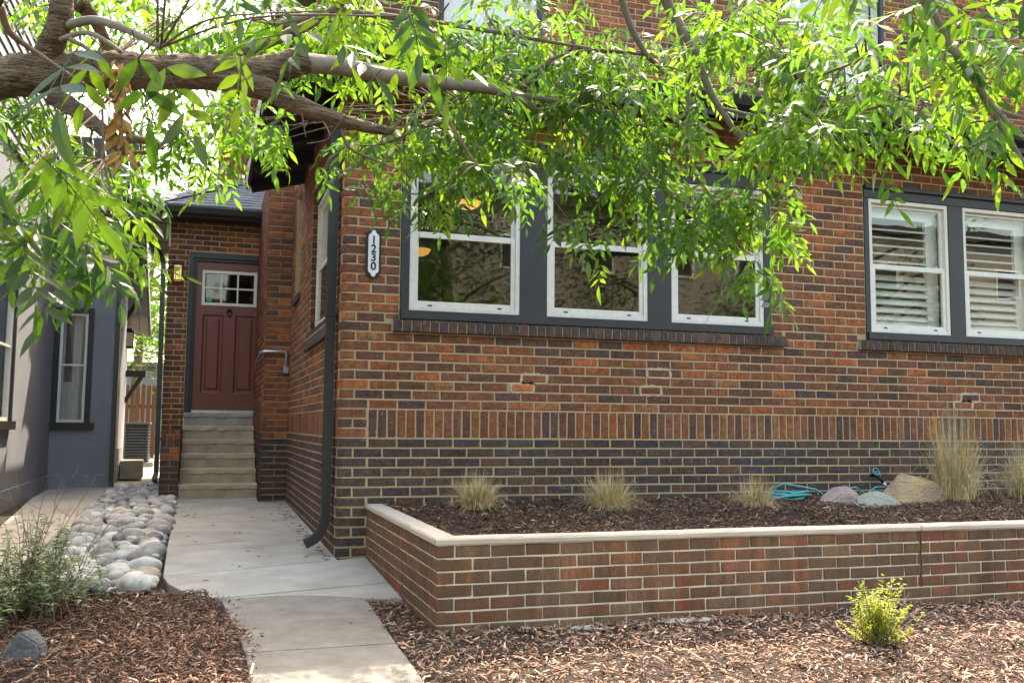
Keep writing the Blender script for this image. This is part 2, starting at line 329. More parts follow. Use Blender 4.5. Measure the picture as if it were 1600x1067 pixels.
front = Plane((0, 0, 0), 0)                                # front wall: u = X
side = Plane((0, 4.37, 0), -math.pi / 2)                   # left side wall: u = 4.37 - Y
OPEN_L = (.43, 3.64, .885, 32 * CH); OPEN_R = (4.60, 7.70, .885, 32 * CH)
SILL_L = (.375, 3.77, 11 * CH, 11 * CH + .098); SILL_R = (4.51, 9.2, 11 * CH, 11 * CH + .098)
PATCH = [(6.5 * P, 6, 7.5 * P), (6.1 * P, 5, 7.0 * P), (11.5 * P, 7, 12.5 * P), (11.2 * P, 5, 12.1 * P), (26.2 * P, 5, 27.2 * P), (25.8 * P, 4, 26.8 * P)]
WALLTOP = 38
def shell(pl, u0, u1, z0, z1, holes, name, mt='mortar', th=.24):
    m = MB()                                               # mortar-faced wall with real openings
    us = sorted({u0, u1, *[h[0] for h in holes], *[h[1] for h in holes]}); zs = sorted({z0, z1, *[h[2] for h in holes], *[h[3] for h in holes]})
    us = [u for u in us if u0 <= u <= u1]; zs = [z for z in zs if z0 <= z <= z1]
    for i in range(len(us) - 1):
        run = None
        for j in range(len(zs) - 1):
            cu, cz = (us[i] + us[i + 1]) / 2, (zs[j] + zs[j + 1]) / 2
            solid = not any(a < cu < b and c < cz < d for a, b, c, d in holes)
            if solid: run = (run[0], zs[j + 1]) if run else (zs[j], zs[j + 1])
            if run and (not solid or j == len(zs) - 2):
                vs = [pl.at(u, y, z) for z in run for y in (0, th) for u in (us[i], us[i + 1])]
                m.add(vs, [(0, 2, 3, 1), (4, 5, 7, 6), (0, 1, 5, 4), (2, 6, 7, 3), (0, 4, 6, 2), (1, 3, 7, 5)]); run = None
    return m.build(name, mt, house)
BULL = .045
front_wall = shell(front, BULL, 12.0, -1.1, 2.72, [OPEN_L, OPEN_R], 'front_wall')
rows(front, .0, 11.98, -13, WALLTOP, [OPEN_L, OPEN_R, SILL_L, SILL_R] + [(a, b, k * CH, (k + 1) * CH) for a, k, b in PATCH], one='brick', par=1)
for k in range(3):                                         # three courses at the corner beside the soldier course
    z0 = k * CH + JT / 2; z1 = z0 + CH - JT
    for a, b in (((0, P),) if k != 1 else ((0, P / 2), (P / 2, P))): put(front, a, b - JT, z0, z1, pick(PALETTE), 'brick')
n = 0; u = P
while u < 11.9:
    put(front, u + JT / 2 - .003, u + CH - JT / 2 - .003, JT / 2, 3 * CH - JT / 2, pick(PALETTE), 'soldier_brick' if u < 6.5 else None); u += CH
def sill(pl, s, drop, nm='sill_brick', one=True, pr=.05):
    n = round((s[1] - s[0]) / CH); p = (s[1] - s[0]) / n
    for i in range(n): put(pl, s[0] + i * p + .004, s[0] + (i + 1) * p - .004, s[2] + .006, s[3] - .004, pick(DARK), nm if one else None, pr)
sill(front, SILL_L, 0); sill(front, (SILL_R[0], 7.6, SILL_R[2], SILL_R[3]), 0)
m = MB()
for s in (SILL_L, SILL_R): m.box(s[0] + .004, min(s[1], 7.6) - .004, -.042, .02, s[2] + .009, s[3] - .010)
m.build('sill_mortar', 'mortar', house)
# pale repointing smeared round a few replaced bricks
for a, k, b in PATCH:
    m = MB()
    z0 = k * CH; pts = []
    for t in range(28):
        an = 2 * math.pi * t / 28; cx, cz = (a + b) / 2, z0 + CH / 2
        ex, ez = (b - a) / 2 + .006, CH / 2 + .008
        s = 1 / max(abs(math.cos(an)) / ex, abs(math.sin(an)) / ez) + random.uniform(-.010, .008)
        pts.append((cx + s * math.cos(an), cz + s * math.sin(an)))
    m.add([(x, -.0085, z) for x, z in pts] + [(x, .0, z) for x, z in pts], [tuple(range(28))[::-1]] + [(i, (i + 1) % 28, 28 + (i + 1) % 28, 28 + i) for i in range(28)])
    m.build('mortar_patch', 'mortar_pale', house)
    put(front, a + .014, b - .014, z0 + .010, z0 + CH - .010, pick(PALETTE, 1.15), None, .013)

# side wall (X = 0 plane, faces the walkway)
SW = (4.37 - 2.25, 4.37 - .55, .93, 2.36); NICHE = (4.37 - 3.95, 4.37 - 3.30, 1.50, 2.66)
side_wall = shell(side, 0, 4.37 - BULL, -1.1, 3.1, [SW, NICHE], 'side_wall')
MB().box(.058, .2, 3.28, 3.97, 1.48, 2.68).build('niche_back', 'mortar', house)
rows(side, .0, 4.37 - .055, -13, 40, [SW, NICHE, (SW[0] - .1, SW[1] + .1, 11 * CH, 11 * CH + .098)], par=0)
u = .0
while u < 4.3: put(side, u + JT / 2, u + CH - JT / 2, JT / 2, 3 * CH - JT / 2, pick(PALETTE)); u += CH
sill(side, (SW[0] - .1, SW[1] + .1, 11 * CH, 11 * CH + .098), 0, one=False, pr=.045)
# blind niche: brickwork set back, with its own little sill
rows(side, NICHE[0], NICHE[1], 21, 38, [], par=1, proud=-.050, pal=PALETTE)
sill(side, (NICHE[0] - .03, NICHE[1] + .03, NICHE[2] - .085, NICHE[2]), 0, one=False, pr=.03)
# brick returns inside the window recess
ret = Plane((0, 2.25, 0), math.pi); ret2 = Plane((.0, 2.245, 0), 0)
for k in range(13, 34):
    z0 = k * CH + JT / 2; stuff.add([Vector((.004 + x, 2.245 - y * .4 + .0, z0 + z)) for x, y, z in brick_geo(.105, CH - JT, .02)[0]], [f[::-1] for f in brick_geo(.105, CH - JT, .02)[1]], pick(PALETTE))

# pilaster standing out at the back of the side wall, and the wall along the steps
pil = Plane((-.29, 4.37, 0), 0)
MB().box(-.284, .02, 4.376, 6.5, -1.1, 3.12).build('pilaster', 'mortar', house)
for k in range(-13, 43):
    z0 = k * CH + JT / 2; z1 = z0 + CH - JT
    if k % 2: segs = [(0, .142), (.152, .288)]
    else: segs = [(0, .288)]
    for a, b in segs: put(pil, a, b, z0, z1, pick(DARK if k < -1 else PALETTE))
pside = Plane((-.29, 6.5, 0), -math.pi / 2)
rows(pside, 0, 2.13, -13, 43, [], par=0)
u = 0
while u < 2.1: put(pside, u + JT / 2, u + CH - JT / 2, JT / 2, 3 * CH - JT / 2, pick(PALETTE)); u += CH

# entry wall with the door
ent = Plane((-1.46, 6.40, 0), 0)
DOOR = (.265, 1.25, -1.2, 2.40)
shell(ent, 0, 1.5, -1.1, 2.86, [DOOR], 'entry_wall')
rows(ent, .0, 1.18, -13, 40, [DOOR], par=1, soldier=False)
m = MB().box(-1.46 + .005, -1.22, 6.41, 9.5, -1.1, 2.86); m.build('entry_side_wall', 'mortar', house)
eside = Plane((-1.46, 9.4, 0), -math.pi / 2); rows(eside, 0, 3.0, -13, 40, [], par=0, soldier=False)
# cheek wall left of the steps
MB().box(-1.385, -1.20, 4.86, 6.39, -1.1, -.02).build('cheek_wall', 'mortar', house)
chk = Plane((-1.40, 4.85, 0), 0)
for k in range(-13, -3):
    z0 = k * CH + JT / 2 + .02; segs = [(0, .21)] if k % 2 else [(0, .10), (.11, .21)]
    for a, b in segs: put(chk, a, b, z0, z0 + CH - JT, pick(DARK if k < -5 else PALETTE))
for lv, dk in ((-.185, DARK), (-.085, PALETTE)):
    for i in range(3): put(chk, .0 + i * .0715, .062 + i * .0715, lv, lv + .092, pick(dk))
chs = Plane((-1.40, 6.39, 0), -math.pi / 2); rows(chs, 0, 1.53, -13, -3, [], zoff=.02)
m = MB()
for i in range(20): m.box(-1.405, -1.19, 4.86 + i * .0765, 4.86 + i * .0765 + .067, -.03, .012, pick(PALETTE))
o = m.build('cheek_coping', 'brick_c', house, cols=True)

# upper storey, set back
up = Plane((.6, 2.80, 0), 0)
UW = [(.75, 1.95, 4.25, 5.9), (5.15, 6.62, 4.18, 5.9)]
shell(up, 0, 11.4, 2.5, 7.2, UW, 'upper_wall')
rows(up, 0, 11.39, 38, 84, UW, pal=PALETTE, par=0, warm=1.1)
ups = Plane((.6, 9.0, 0), -math.pi / 2)
MB().box(.606, .85, 2.806, 9.5, 2.5, 7.2).build('upper_side_wall', 'mortar', house); rows(ups, 0, 6.19, 38, 98, [], pal=PALETTE)
m = MB(); m.prism([(-.0, 2.2), (12.6, 2.2), (12.6, 10.1), (-.0, 10.1)], 7.2, 7.38); m.build('upper_roof', 'dark_wood', house)
m = MB(); m.box(.85, 11.9, 9.2, 9.5, -1, 7.2); m.box(11.7, 11.95, .3, 9.2, -1, 7.2); m.build('rear_wall', 'mortar', house)

# hip porch roof with deep dark eaves
EZ = 2.56; r_ = MB()
e = [(-.58, -.48), (12.3, -.48), (12.3, 2.79), (.6, 2.79), (.0, 3.15), (-.58, 3.15)]
r_.add([(-.58, -.48, EZ + .16), (12.4, -.48, EZ + .16), (12.4, 2.79, 3.62), (1.8, 2.79, 3.62), (.02, 3.2, 2.92), (-.58, 3.2, EZ + .16), (.59, 2.79, 3.2)],
       [(0, 1, 2, 3), (0, 3, 6, 5), (6, 4, 5)])
r_.build('porch_roof', 'shingle', house)
m = MB()
m.add([(-.56, -.46, EZ + .05), (12.3, -.46, EZ + .05), (12.3, .0, EZ + .20), (.0, .0, EZ + .20), (.0, 3.18, EZ + .20), (-.56, 3.18, EZ + .05)], [(0, 3, 2, 1), (0, 5, 4, 3)])
m.build('soffit', 'dark_wood', house)
MB().box(-.59, 12.4, -.50, -.47, EZ - .0, EZ + .17).build('fascia', 'slate_paint', house)
MB().box(-.60, -.565, -.47, 3.2, EZ - .02, EZ + .19).build('fascia', 'slate_paint', house)
for yy in (3.12, 2.3, 1.48, .66): MB().bar((-.56, yy, EZ + .02), (-.006, yy, EZ + .17), .075, .17).build('rafter_tail', 'dark_wood', house)
gm = MB(); prof = [(0, 0), (-.02, -.0), (-.075, .03), (-.10, .10), (-.10, .125), (-.085, .125), (-.085, .105), (-.065, .045), (-.015, .015), (0, .015)]
n = len(prof); gm.add([(x, -.503 + a, EZ + .05 + b) for x in (-.6, 12.4) for a, b in prof], [(i, (i + 1) % n, n + (i + 1) % n, n + i) for i in range(n)] + [tuple(range(n))[::-1], tuple(range(n, 2 * n))])
gm.build('gutter', 'gutter', house)

# front window groups: slate surrounds, white double-hung windows
def surround(x0, x1, lites, z0, z1, top, nm='window_surround'):
    m = MB(); y0, y1 = -.012, .09
    m.box(x0 + .003, x1 - .003, y0 - .03, y1, z0, z0 + .065); m.box(x0 + .003, x1 - .003, y0, y1, top, z1)
    m.box(x0 + .003, x1 - .003, y0 - .028, y1 - .02, z1 - .035, z1)
    es = [x0 + .003] + [v for l in lites for v in l] + [x1 - .003]
    for i in range(0, len(es), 2): m.box(es[i], es[i + 1], y0 + .004, y1 - .004, z0 + .065, top)
    return m.build(nm, 'slate_paint', house, bevel=.004)
def frame(m, x0, x1, z0, z1, y0, y1, wl, wr, wb, wt):
    m.box(x0, x0 + wl, y0, y1, z0, z1); m.box(x1 - wr, x1, y0, y1, z0, z1)
    m.box(x0 + wl, x1 - wr, y0 + .001, y1 - .001, z0, z0 + wb); m.box(x0 + wl, x1 - wr, y0 + .001, y1 - .001, z1 - wt, z1); return m
def window(x0, x1, z0, z1, rail, M=None, shutters=False, screen=True):
    f = frame(MB(), x0, x1, z0, z1, .0, .08, .035, .035, .035, .035).build('window', 'white_vinyl', house, bevel=.003)
    a = frame(MB(), x0 + .035, x1 - .035, rail - .02, z1 - .035, .034, .06, .028, .028, .045, .028).build('upper_sash', 'white_vinyl', f, bevel=.002)
    b = frame(MB(), x0 + .035, x1 - .035, z0 + .035, rail + .025, .012, .034, .034, .034, .04, .045).build('lower_sash', 'white_vinyl', f, bevel=.002)
    c = MB().box(x0 + .055, x1 - .055, .046, .050, rail, z1 - .05).build('upper_pane', 'glass', f)
    d = MB().box(x0 + .06, x1 - .06, .022, .026, z0 + .06, rail).build('lower_pane', 'glass_dark' if screen else 'glass', f)
    kids = [f]
    for px in (.17, .80): MB().box(x0 + (x1 - x0) * px, x0 + (x1 - x0) * px + .03, .004, .016, z0 + .036, z0 + .048).build('latch', 'black_paint', f)
    if shutters:
        frame(MB(), x0 + .02, x1 - .02, z0 + .02, z1 - .01, .12, .155, .05, .13, .10, .13).build('shutter_frame', 'shutter', f, bevel=.003)
        z = z0 + .15; t = 0
        while z < z1 - .2:
            an = R(20 if z > rail - .05 else 44)
            s = MB(); s.bar((x0 + .07, .137, z), (x1 - .15, .137, z), (.066 if z > rail - .05 else .080), .011, up=(0, -math.sin(an), math.cos(an))); s.build('shutter_slat', 'shutter', f); z += .074
    if M is not None: f.matrix_world = M
    return f
LW = [(.50, 1.375), (1.60, 2.475), (2.69, 3.565)]; RW = [(4.655, 5.53), (5.70, 6.575), (6.75, 7.6)]
surround(OPEN_L[0], OPEN_L[1], LW, OPEN_L[2], OPEN_L[3], 2.13); surround(OPEN_R[0], 7.7, RW, OPEN_R[2], OPEN_R[3], 2.16)
for a, b in LW: window(a, b, .955, 2.128, 1.535)
for a, b in RW: window(a, b, .955, 2.158, 1.545, shutters=True, screen=False)
# side window
Ms = Matrix.Translation((.045, 0, 0)) @ Matrix.Rotation(-math.pi / 2, 4, 'Z')
window(-2.20, -.64, .98, 2.20, 1.56, Ms)
m = MB(); m.box(.03, .19, .56, .635, .93, 2.36); m.box(.03, .19, .56, 2.24, 2.205, 2.36); m.box(.0, .19, .56, 2.24, .88, .975); m.build('side_window_surround', 'slate_paint', house)
# upper windows
for a, b, c_, d in UW:
    x0, x1 = .6 + a, .6 + b; Mu = Matrix.Translation((0, 2.85, 0)); window(x0 + .05, x1 - .05, c_ + .05, d - .05, (c_ + d) / 2, Mu, screen=False)
    m = MB(); frame(m, x0 + .003, x1 - .003, c_ - .06, d, 2.79, 2.93, .05, .05, .105, .05); m.build('upper_window_surround', 'slate_paint', house)
    MB().box(x0 + .06, x1 - .06, 3.02, 3.04, c_ + .05, d).build('window_blind', 'white_vinyl', house)

# rooms behind the glass
rm = MB()
for x0, x1 in ((.25, 4.10), (4.22, 11.6)):
    rm.box(x0, x1, 3.6, 3.7, -.1, 2.62); rm.box(x0, x0 + .05, .27, 3.6, -.1, 2.62); rm.box(x1 - .05, x1, .27, 3.6, -.1, 2.62); rm.box(x0, x1, .27, 3.7, 2.56, 2.62)
rm.build('room_wall', 'room', house)
MB().box(.25, 11.6, .27, 3.7, -.16, -.101).build('room_floor', 'room_floor', house)
MB().box(2.55, 3.9, 3.50, 3.595, -.1, 2.1).build('room_wall_panel', 'door_red', house)

# entry: casing, door, threshold
EX = -1.46
m = MB(); m.box(EX + .268, EX + .33, 6.385, 6.50, .24, 2.40); m.box(EX + .33, EX + .36, 6.41, 6.50, .24, 2.29); m.box(EX + .33, EX + 1.30, 6.385, 6.50, 2.32, 2.40); m.box(EX + .33, EX + 1.30, 6.41, 6.50, 2.285, 2.32)
m.build('door_casing', 'black_paint', house, bevel=.003)
MB().box(EX + .36, EX + 1.30, 6.40, 6.55, .235, .27).build('threshold', 'galvanised', house)
DX0, DX1, DZ0, DZ1 = -1.098, -.19, .272, 2.284; DY = 6.45
def door_leaf():
    m = MB(); GL = (-1.01, -.315, 1.70, 2.155); A = (-1.0, -.725, .50, 1.565); B = (-.575, -.30, .50, 1.565)
    us = sorted({DX0, DX1, *GL[:2], *A[:2], *B[:2]}); zs = sorted({DZ0, DZ1, GL[2], GL[3], A[2], A[3]})
    for i in range(len(us) - 1):
        for j in range(len(zs) - 1):
            cu, cz = (us[i] + us[i + 1]) / 2, (zs[j] + zs[j + 1]) / 2
            if not any(h[0] < cu < h[1] and h[2] < cz < h[3] for h in (GL, A, B)): m.box(us[i], us[i + 1], DY, DY + .045, zs[j], zs[j + 1])
    d = m.build('front_door', 'door_red', house)
    for h in (A, B):
        q = MB(); i1, i2, i3 = .022, .045, .07
        def ring(i, y): return [(h[0] + i, y, h[2] + i), (h[1] - i, y, h[2] + i), (h[1] - i, y, h[3] - i), (h[0] + i, y, h[3] - i)]
        vs = ring(0, DY) + ring(i1, DY + .016) + ring(i2, DY + .016) + ring(i3, DY + .003)
        fs = [(r * 4 + k, r * 4 + (k + 1) % 4, r * 4 + 4 + (k + 1) % 4, r * 4 + 4 + k) for r in range(3) for k in range(4)] + [(12, 13, 14, 15)]
        q.add(vs, fs); q.build('door_panel', 'door_red', d)
    f = frame(MB(), GL[0] - .012, GL[1] + .012, GL[2] - .012, GL[3] + .012, DY - .014, DY + .05, .04, .04, .04, .04)
    gw = (GL[1] - GL[0] - .056) / 3
    for i in (1, 2): f.box(GL[0] + .028 + gw * i - .011, GL[0] + .028 + gw * i + .011, DY - .010, DY + .04, GL[2] + .028, GL[3] - .028)
    zc = (GL[2] + GL[3]) / 2; f.box(GL[0] + .028, GL[1] - .028, DY - .008, DY + .038, zc - .011, zc + .011)
    f.build('lite_frame', 'white_vinyl', d, bevel=.002)
    for i in range(3):
        for j in range(2): MB().box(GL[0] + .04 + gw * i, GL[0] + .016 + gw * (i + 1), DY + .018, DY + .022, (GL[2] + .03, zc + .012)[j], (zc - .012, GL[3] - .03)[j]).build('pane', 'glass_dark', d)
    MB().box(GL[0] + .05, GL[0] + .12, DY + .012, DY + .017, GL[2] + .045, GL[2] + .10).build('sticker', 'hose', d)
    k = MB(); k.tube([(-.655, DY - .001, 1.63), (-.655, DY - .014, 1.63)], [.03, .024], 12); k.tube([(-.655 + .032 * math.cos(t), DY - .022 - .01 * math.sin(t), 1.60 + .048 * math.sin(t)) for t in np.linspace(.6, 5.7, 14) + math.pi / 2], .008, 8); k.tube([(-.655, DY, 1.545), (-.655, DY - .022, 1.545)], .012, 10)
    k.build('knocker', 'iron', d, smooth=True)
    for z, rr in ((1.155, .03), (1.275, .024)):
        k = MB(); k.tube([(-.262, DY, z), (-.262, DY - .012, z), (-.262, DY - .013, z), (-.262, DY - .04, z), (-.262, DY - .058, z), (-.262, DY - .07, z)], [rr + .008, rr + .006, .012, .012, rr, rr * .6], 14); k.build('door_knob' if rr > .028 else 'deadbolt', 'brass', d, smooth=True)
    MB().box(DX0 - .1, DX1 + .3, DY + .9, DY + .95, 0, 2.6).build('hall_wall', 'room', house)
    MB().box(-1.2, .2, 6.66, 7.4, .2, .235).build('hall_floor', 'room_floor', house)
door_leaf()

# entry roof: shingled hip with gutter
GZ = 2.83; y0e = 5.93; pitch = .56
m = MB(); m.add([(-1.80, y0e, GZ + .07), (.1, y0e, GZ + .07), (.1, y0e + 2.4, GZ + .07 + 2.4 * pitch), (-1.80 + 1.9, y0e + 1.9, GZ + .07 + 1.9 * pitch), (-1.80, 9.5, GZ + .07), (.1, 9.5, GZ + .07 + 1.9 * pitch)], [(0, 1, 3), (0, 3, 5, 4)])
m.build('entry_roof', 'shingle', house)
sl = math.hypot(1, pitch); ex = .125 / sl; row = 0; y = y0e - .02
me_s = {}
while y < y0e + 1.5:
    xl = -1.80 + (y - y0e) + .02; x = xl - random.uniform(0, .12); up1 = .30 / sl
    while x < .05:
        wd = random.choice((.16, .21, .26, .31)); a, b = max(x, xl), min(x + wd, .08)
        if b - a > .04:
            th = random.choice((.006, .011)); z = GZ + .074 + (y - y0e) * pitch; yy = y + ex * 1.15; zz = GZ + .074 + (yy - y0e) * pitch
            s = MB(); s.add([(a, y, z + .006), (b - .004, y, z + .006), (b - .004, yy, zz + .001), (a, yy, zz + .001), (a, y, z + .006 + th), (b - .004, y, z + .006 + th), (b - .004, yy, zz + .004), (a, yy, zz + .004)],
                            [(0, 1, 2, 3)[::-1], (4, 5, 6, 7), (0, 1, 5, 4), (1, 2, 6, 5), (2, 3, 7, 6), (3, 0, 4, 7)]); s.build('shingle', 'shingle', house)
        x += wd
    y += ex
for i in range(11):
    t0 = i * .135 - .02; t1 = t0 + .17; q = lambda t, s, d: Vector((-1.80 + t + s, y0e + t - s, GZ + .095 + t * pitch - d))
    s = MB(); s.add([q(t0, -.10, .052), q(t0, 0, -.012), q(t0, .10, .04), q(t1, -.10, .06), q(t1, 0, -.002), q(t1, .10, .05), q(t0, -.10, .062), q(t0, 0, .002), q(t0, .10, .052)], [(0, 1, 4, 3), (1, 2, 5, 4), (6, 7, 1, 0), (7, 8, 2, 1)]); s.build('hip_shingle', 'shingle', house)
gm = MB(); n = len(prof); gm.add([(x, y0e - .005 + a, GZ - .04 + b) for x in (-1.86, -.0) for a, b in prof], [(i, (i + 1) % n, n + (i + 1) % n, n + i) for i in range(n)] + [tuple(range(n))[::-1], tuple(range(n, 2 * n))])
gm.build('entry_gutter', 'gutter', house)
m = MB(); m.box(-1.83, .0, y0e, y0e + .025, GZ - .05, GZ + .07); m.box(-1.83, -1.80, y0e + .025, 9.4, GZ - .05, GZ + .07); m.build('entry_fascia', 'slate_paint', house)
m = MB()
for i in range(9): m.box(-1.80, -1.47, y0e + .03 + i * .36, y0e + .05 + i * .36 + .31, GZ - .02 + (i % 2) * .004, GZ + .0 + (i % 2) * .004)
m.box(-1.47, .0, y0e + .03, 6.395, GZ - .02, GZ); m.build('entry_soffit', 'dark_wood', house)
MB().box(-1.465, -1.445, 6.38, 6.398, 2.45, 2.80).build('corner_trim', 'white_vinyl', house)

# chimney beyond the eave
MB().box(-.86, -.10, 9.006, 9.7, 2.5, 6.2).build('chimney', 'mortar', house)
chim = Plane((-.87, 9.0, 0), 0); rows(chim, 0, .78, 36, 86, [], pal=[((.26, .085, .045), 4), ((.2, .07, .04), 3), ((.10, .05, .04), 1)])

# downspouts
def spout(pts, wd, dp, name, parent, mt='gutter'):
    m = MB(); pts = [Vector(p) for p in pts]; a, b = wd / 2, dp / 2
    prof = [(-a, -b), (-a * .55, -b), (-a * .4, -b * .8), (a * .0 - a * .15, -b * .8), (0, -b), (a * .15, -b * .8), (a * .4, -b * .8), (a * .55, -b), (a, -b), (a, b), (-a, b)]
    n = len(prof); vs = []
    for i, p in enumerate(pts):
        d = (pts[min(i + 1, len(pts) - 1)] - pts[max(i - 1, 0)]).normalized(); s = Vector((0, 1, 0)) if abs(d.y) < .7 else Vector((1, 0, 0))
        s = (s - d * s.dot(d)).normalized(); q = d.cross(s)
        vs += [p + s * u + q * v for u, v in prof]
    fs = [(i * n + k, i * n + (k + 1) % n, (i + 1) * n + (k + 1) % n, (i + 1) * n + k) for i in range(len(pts) - 1) for k in range(n)] + [tuple(range(n))[::-1], tuple(range((len(pts) - 1) * n, len(pts) * n))]
    m.add(vs, fs); return m.build(name, mt, parent)
ds = spout([(-.055, .19, 2.62), (-.055, .19, 1.2), (-.055, .19, -.55), (-.06, .19, -.62), (-.085, .19, -.69), (-.125, .19, -.735), (-.20, .19, -.775)], .085, .065, 'downspout', house)
for z in (2.0, .9, -.25): MB().box(-.094, -.004, .14, .24, z, z + .025).build('downspout_strap', 'gutter', ds)
spout([(-1.72, 5.90, GZ - .02), (-1.72, 5.90, GZ - .14), (-1.70, 5.98, GZ - .25), (-1.62, 6.15, GZ - .42), (-1.55, 6.30, GZ - .52), (-1.52, 6.33, GZ - .62), (-1.51, 6.33, 1.0), (-1.50, 6.33, -.55), (-1.52, 6.25, -.66), (-1.56, 6.1, -.72)], .07, .06, 'downspout', house)

m = MB(); arc = [(BULL - (BULL - .0) * math.cos(t), BULL - BULL * math.sin(t)) for t in np.linspace(0, math.pi / 2, 7)]
m.prism(arc + [(BULL, .24), (.24, .24), (.24, BULL)][:0] + [(BULL, BULL)], -1.1, 2.72); m.build('corner_mortar', 'mortar', house)
# place the bricks built one by one: the 300 wall bricks that show largest, the rest joined
cand = []
for i, (pl, u0, u1, z0, z1, col, nm, pr) in enumerate(indiv):
    x, y, z = to_px(pl.at((u0 + u1) / 2, 0, (z0 + z1) / 2))
    inview = -10 < x < 1610 and 150 < y < 880 and not (z1 < -.50 and u0 > .25)
    cand.append((inview, (u1 - u0) * (z1 - z0) / z ** 2 if nm == 'brick' else 9, i))
chosen = {i for v, s, i in cand if indiv[i][6] != 'brick'} | {i for v, s, i in sorted([c for c in cand if c[0] and indiv[c[2]][6] == 'brick' and (indiv[c[2]][2] - indiv[c[2]][1]) > .06], key=lambda c: -c[1])[:300]}
for i, (pl, u0, u1, z0, z1, col, nm, pr) in enumerate(indiv):
    if i in chosen:
        pa = front_wall; q = pl.at(u0, -pr, z0)
        if u0 < .01 and pl is front:
            b = MB(); b.add(*bull_geo(u1, z1 - z0)); me = b.mesh('corner_brick'); me.materials.append(MATS['brick_o']); q.x = -PROUD
        else: me = brick_mesh(u1 - u0, z1 - z0)
        link(me, nm, pa, q, (0, 0, pl.rot), col=col)
    else:
        v, fs = brick_geo(u1 - u0, z1 - z0, .05); stuff.add([pl.at(u0 + x, y - pr, z0 + z) for x, y, z in v], fs, col)
tag(stuff.build('brickwork', 'brick_c', house, cols=True), kind='stuff')

# ------------------------------------------------------------------ front steps
steps = empty('front_steps', (-.74, 5.2, gz(5)), label='six concrete steps climbing to the dark red front door', cat='steps')
st_z = np.linspace(gz(4.9) + .01, .236, 7)
for i in range(6):
    yf = 4.88 + i * .268; x0, x1 = -1.185, -.305
    if i == 0: x0, x1 = -1.205, -.235 if False else -.30
    m = MB(); jag = lambda: random.uniform(-.008, .008)
    xs_ = np.linspace(x0, x1, 14); zt = st_z[i + 1]; zb = st_z[i] - (.05 if i else .1)
    mid = zt - .055
    vs = []
    for x in xs_: vs += [(x, 6.40, zb), (x, yf + .022 + jag(), zb), (x, yf + .018 + jag(), mid - .012 + jag()), (x, yf + jag(), mid + jag()), (x, yf + jag() * .6, zt - .012), (x, yf + .012 + jag() * .5, zt + jag() * .3), (x, 6.40, zt)]
    fs = [(a * 7 + k, a * 7 + 7 + k, a * 7 + 7 + (k + 1) % 7, a * 7 + (k + 1) % 7) for a in range(13) for k in range(7)] + [tuple(range(7)), tuple(range(91, 98))[::-1]]
    o = m.add(vs, fs).build('step', 'concrete_step' if i < 5 else 'concrete', None); o.parent = steps; o.matrix_parent_inverse = Matrix.Translation(steps.location).inverted()

def child(o, par):                                          # keep the world place of a mesh built in world coordinates
    o.parent = par; o.matrix_parent_inverse = Matrix.Translation(par.location).inverted(); return o

# ------------------------------------------------------------------ wall lantern, number plaque, handrail
lan = empty('wall_lantern', (-1.33, 6.39, 2.0), label='black box lantern with amber glass beside the red door', cat='lantern')
x0, x1, ya, yb, za, zb = -1.395, -1.275, 6.255, 6.36, 1.98, 2.20
m = MB()
for x in (x0, x1 - .012):
    for y in (ya, yb - .012): m.box(x, x + .012, y, y + .012, za, zb)
for z in (za, zb - .012): m.box(x0 + .012, x1 - .012, ya, ya + .012, z, z + .012); m.box(x0 + .001, x0 + .011, ya + .012, yb - .012, z, z + .012); m.box(x1 - .011, x1 - .001, ya + .012, yb - .012, z, z + .012)
for x in (x0 + .03, x1 - .038): m.box(x, x + .006, ya + .001, ya + .008, za + .012, zb - .012)
m.box(x0 + .012, x1 - .012, ya + .002, ya + .008, zb - .045, zb - .039)
child(m.build('cage', 'iron'), lan)
child(MB().box(x0 - .015, x1 + .015, ya - .015, yb + .01, zb, zb + .022).build('lantern_roof', 'iron', bevel=.004), lan)
child(MB().box(-1.37, -1.30, 6.35, 6.392, 1.99, 2.26).build('back_plate', 'iron'), lan)
child(MB().box(x0 + .016, x1 - .016, ya + .013, yb - .016, za + .004, zb - .01).build('lantern_glass', 'lantern_glow'), lan)

plq = empty('house_number_plaque', (.222, -.01, 1.17), label='white house number plaque reading 1230 with black scalloped border', cat='plaque')
def plq_outline(k, zz):
    cx, cz = .222, 1.362; a, h = .046 * k if k < 1 else .056, .188 if k >= 1 else .176
    pts = [(-a, -h + .05), (-a + .006, -h + .034), (-a + .020, -h + .026), (-.012, -h + .006), (0, -h), (.012, -h + .006), (a - .020, -h + .026), (a - .006, -h + .034), (a, -h + .05)]
    pts += [(x, -z) for x, z in pts[::-1]]
    return [(cx + x, cz + z) for x, z in pts]
for k, y, nm, mt in ((1, -.022, 'plaque_border', 'black_paint'), (.86, -.026, 'plaque_face', 'plaque_white')):
    o = plq_outline(k, 0); n = len(o); yb = -.007
    m = MB().add([(x, y, z) for x, z in o] + [(x, yb, z) for x, z in o], [tuple(range(n)), tuple(range(n, 2 * n))[::-1]] + [(i, n + i, n + (i + 1) % n, (i + 1) % n) for i in range(n)])
    child(m.build(nm, mt), plq)
def text_mesh(s, size, depth):
    cu = bpy.data.curves.new('digit', 'FONT'); cu.body = s; cu.size = size; cu.extrude = depth; cu.align_x = 'CENTER'; cu.align_y = 'CENTER'; cu.offset = .0018
    t = bpy.data.objects.new('digit_tmp', cu); C.objects.link(t); bpy.context.view_layer.update()
    me = bpy.data.meshes.new_from_object(t.evaluated_get(bpy.context.evaluated_depsgraph_get())); bpy.data.objects.remove(t); return me
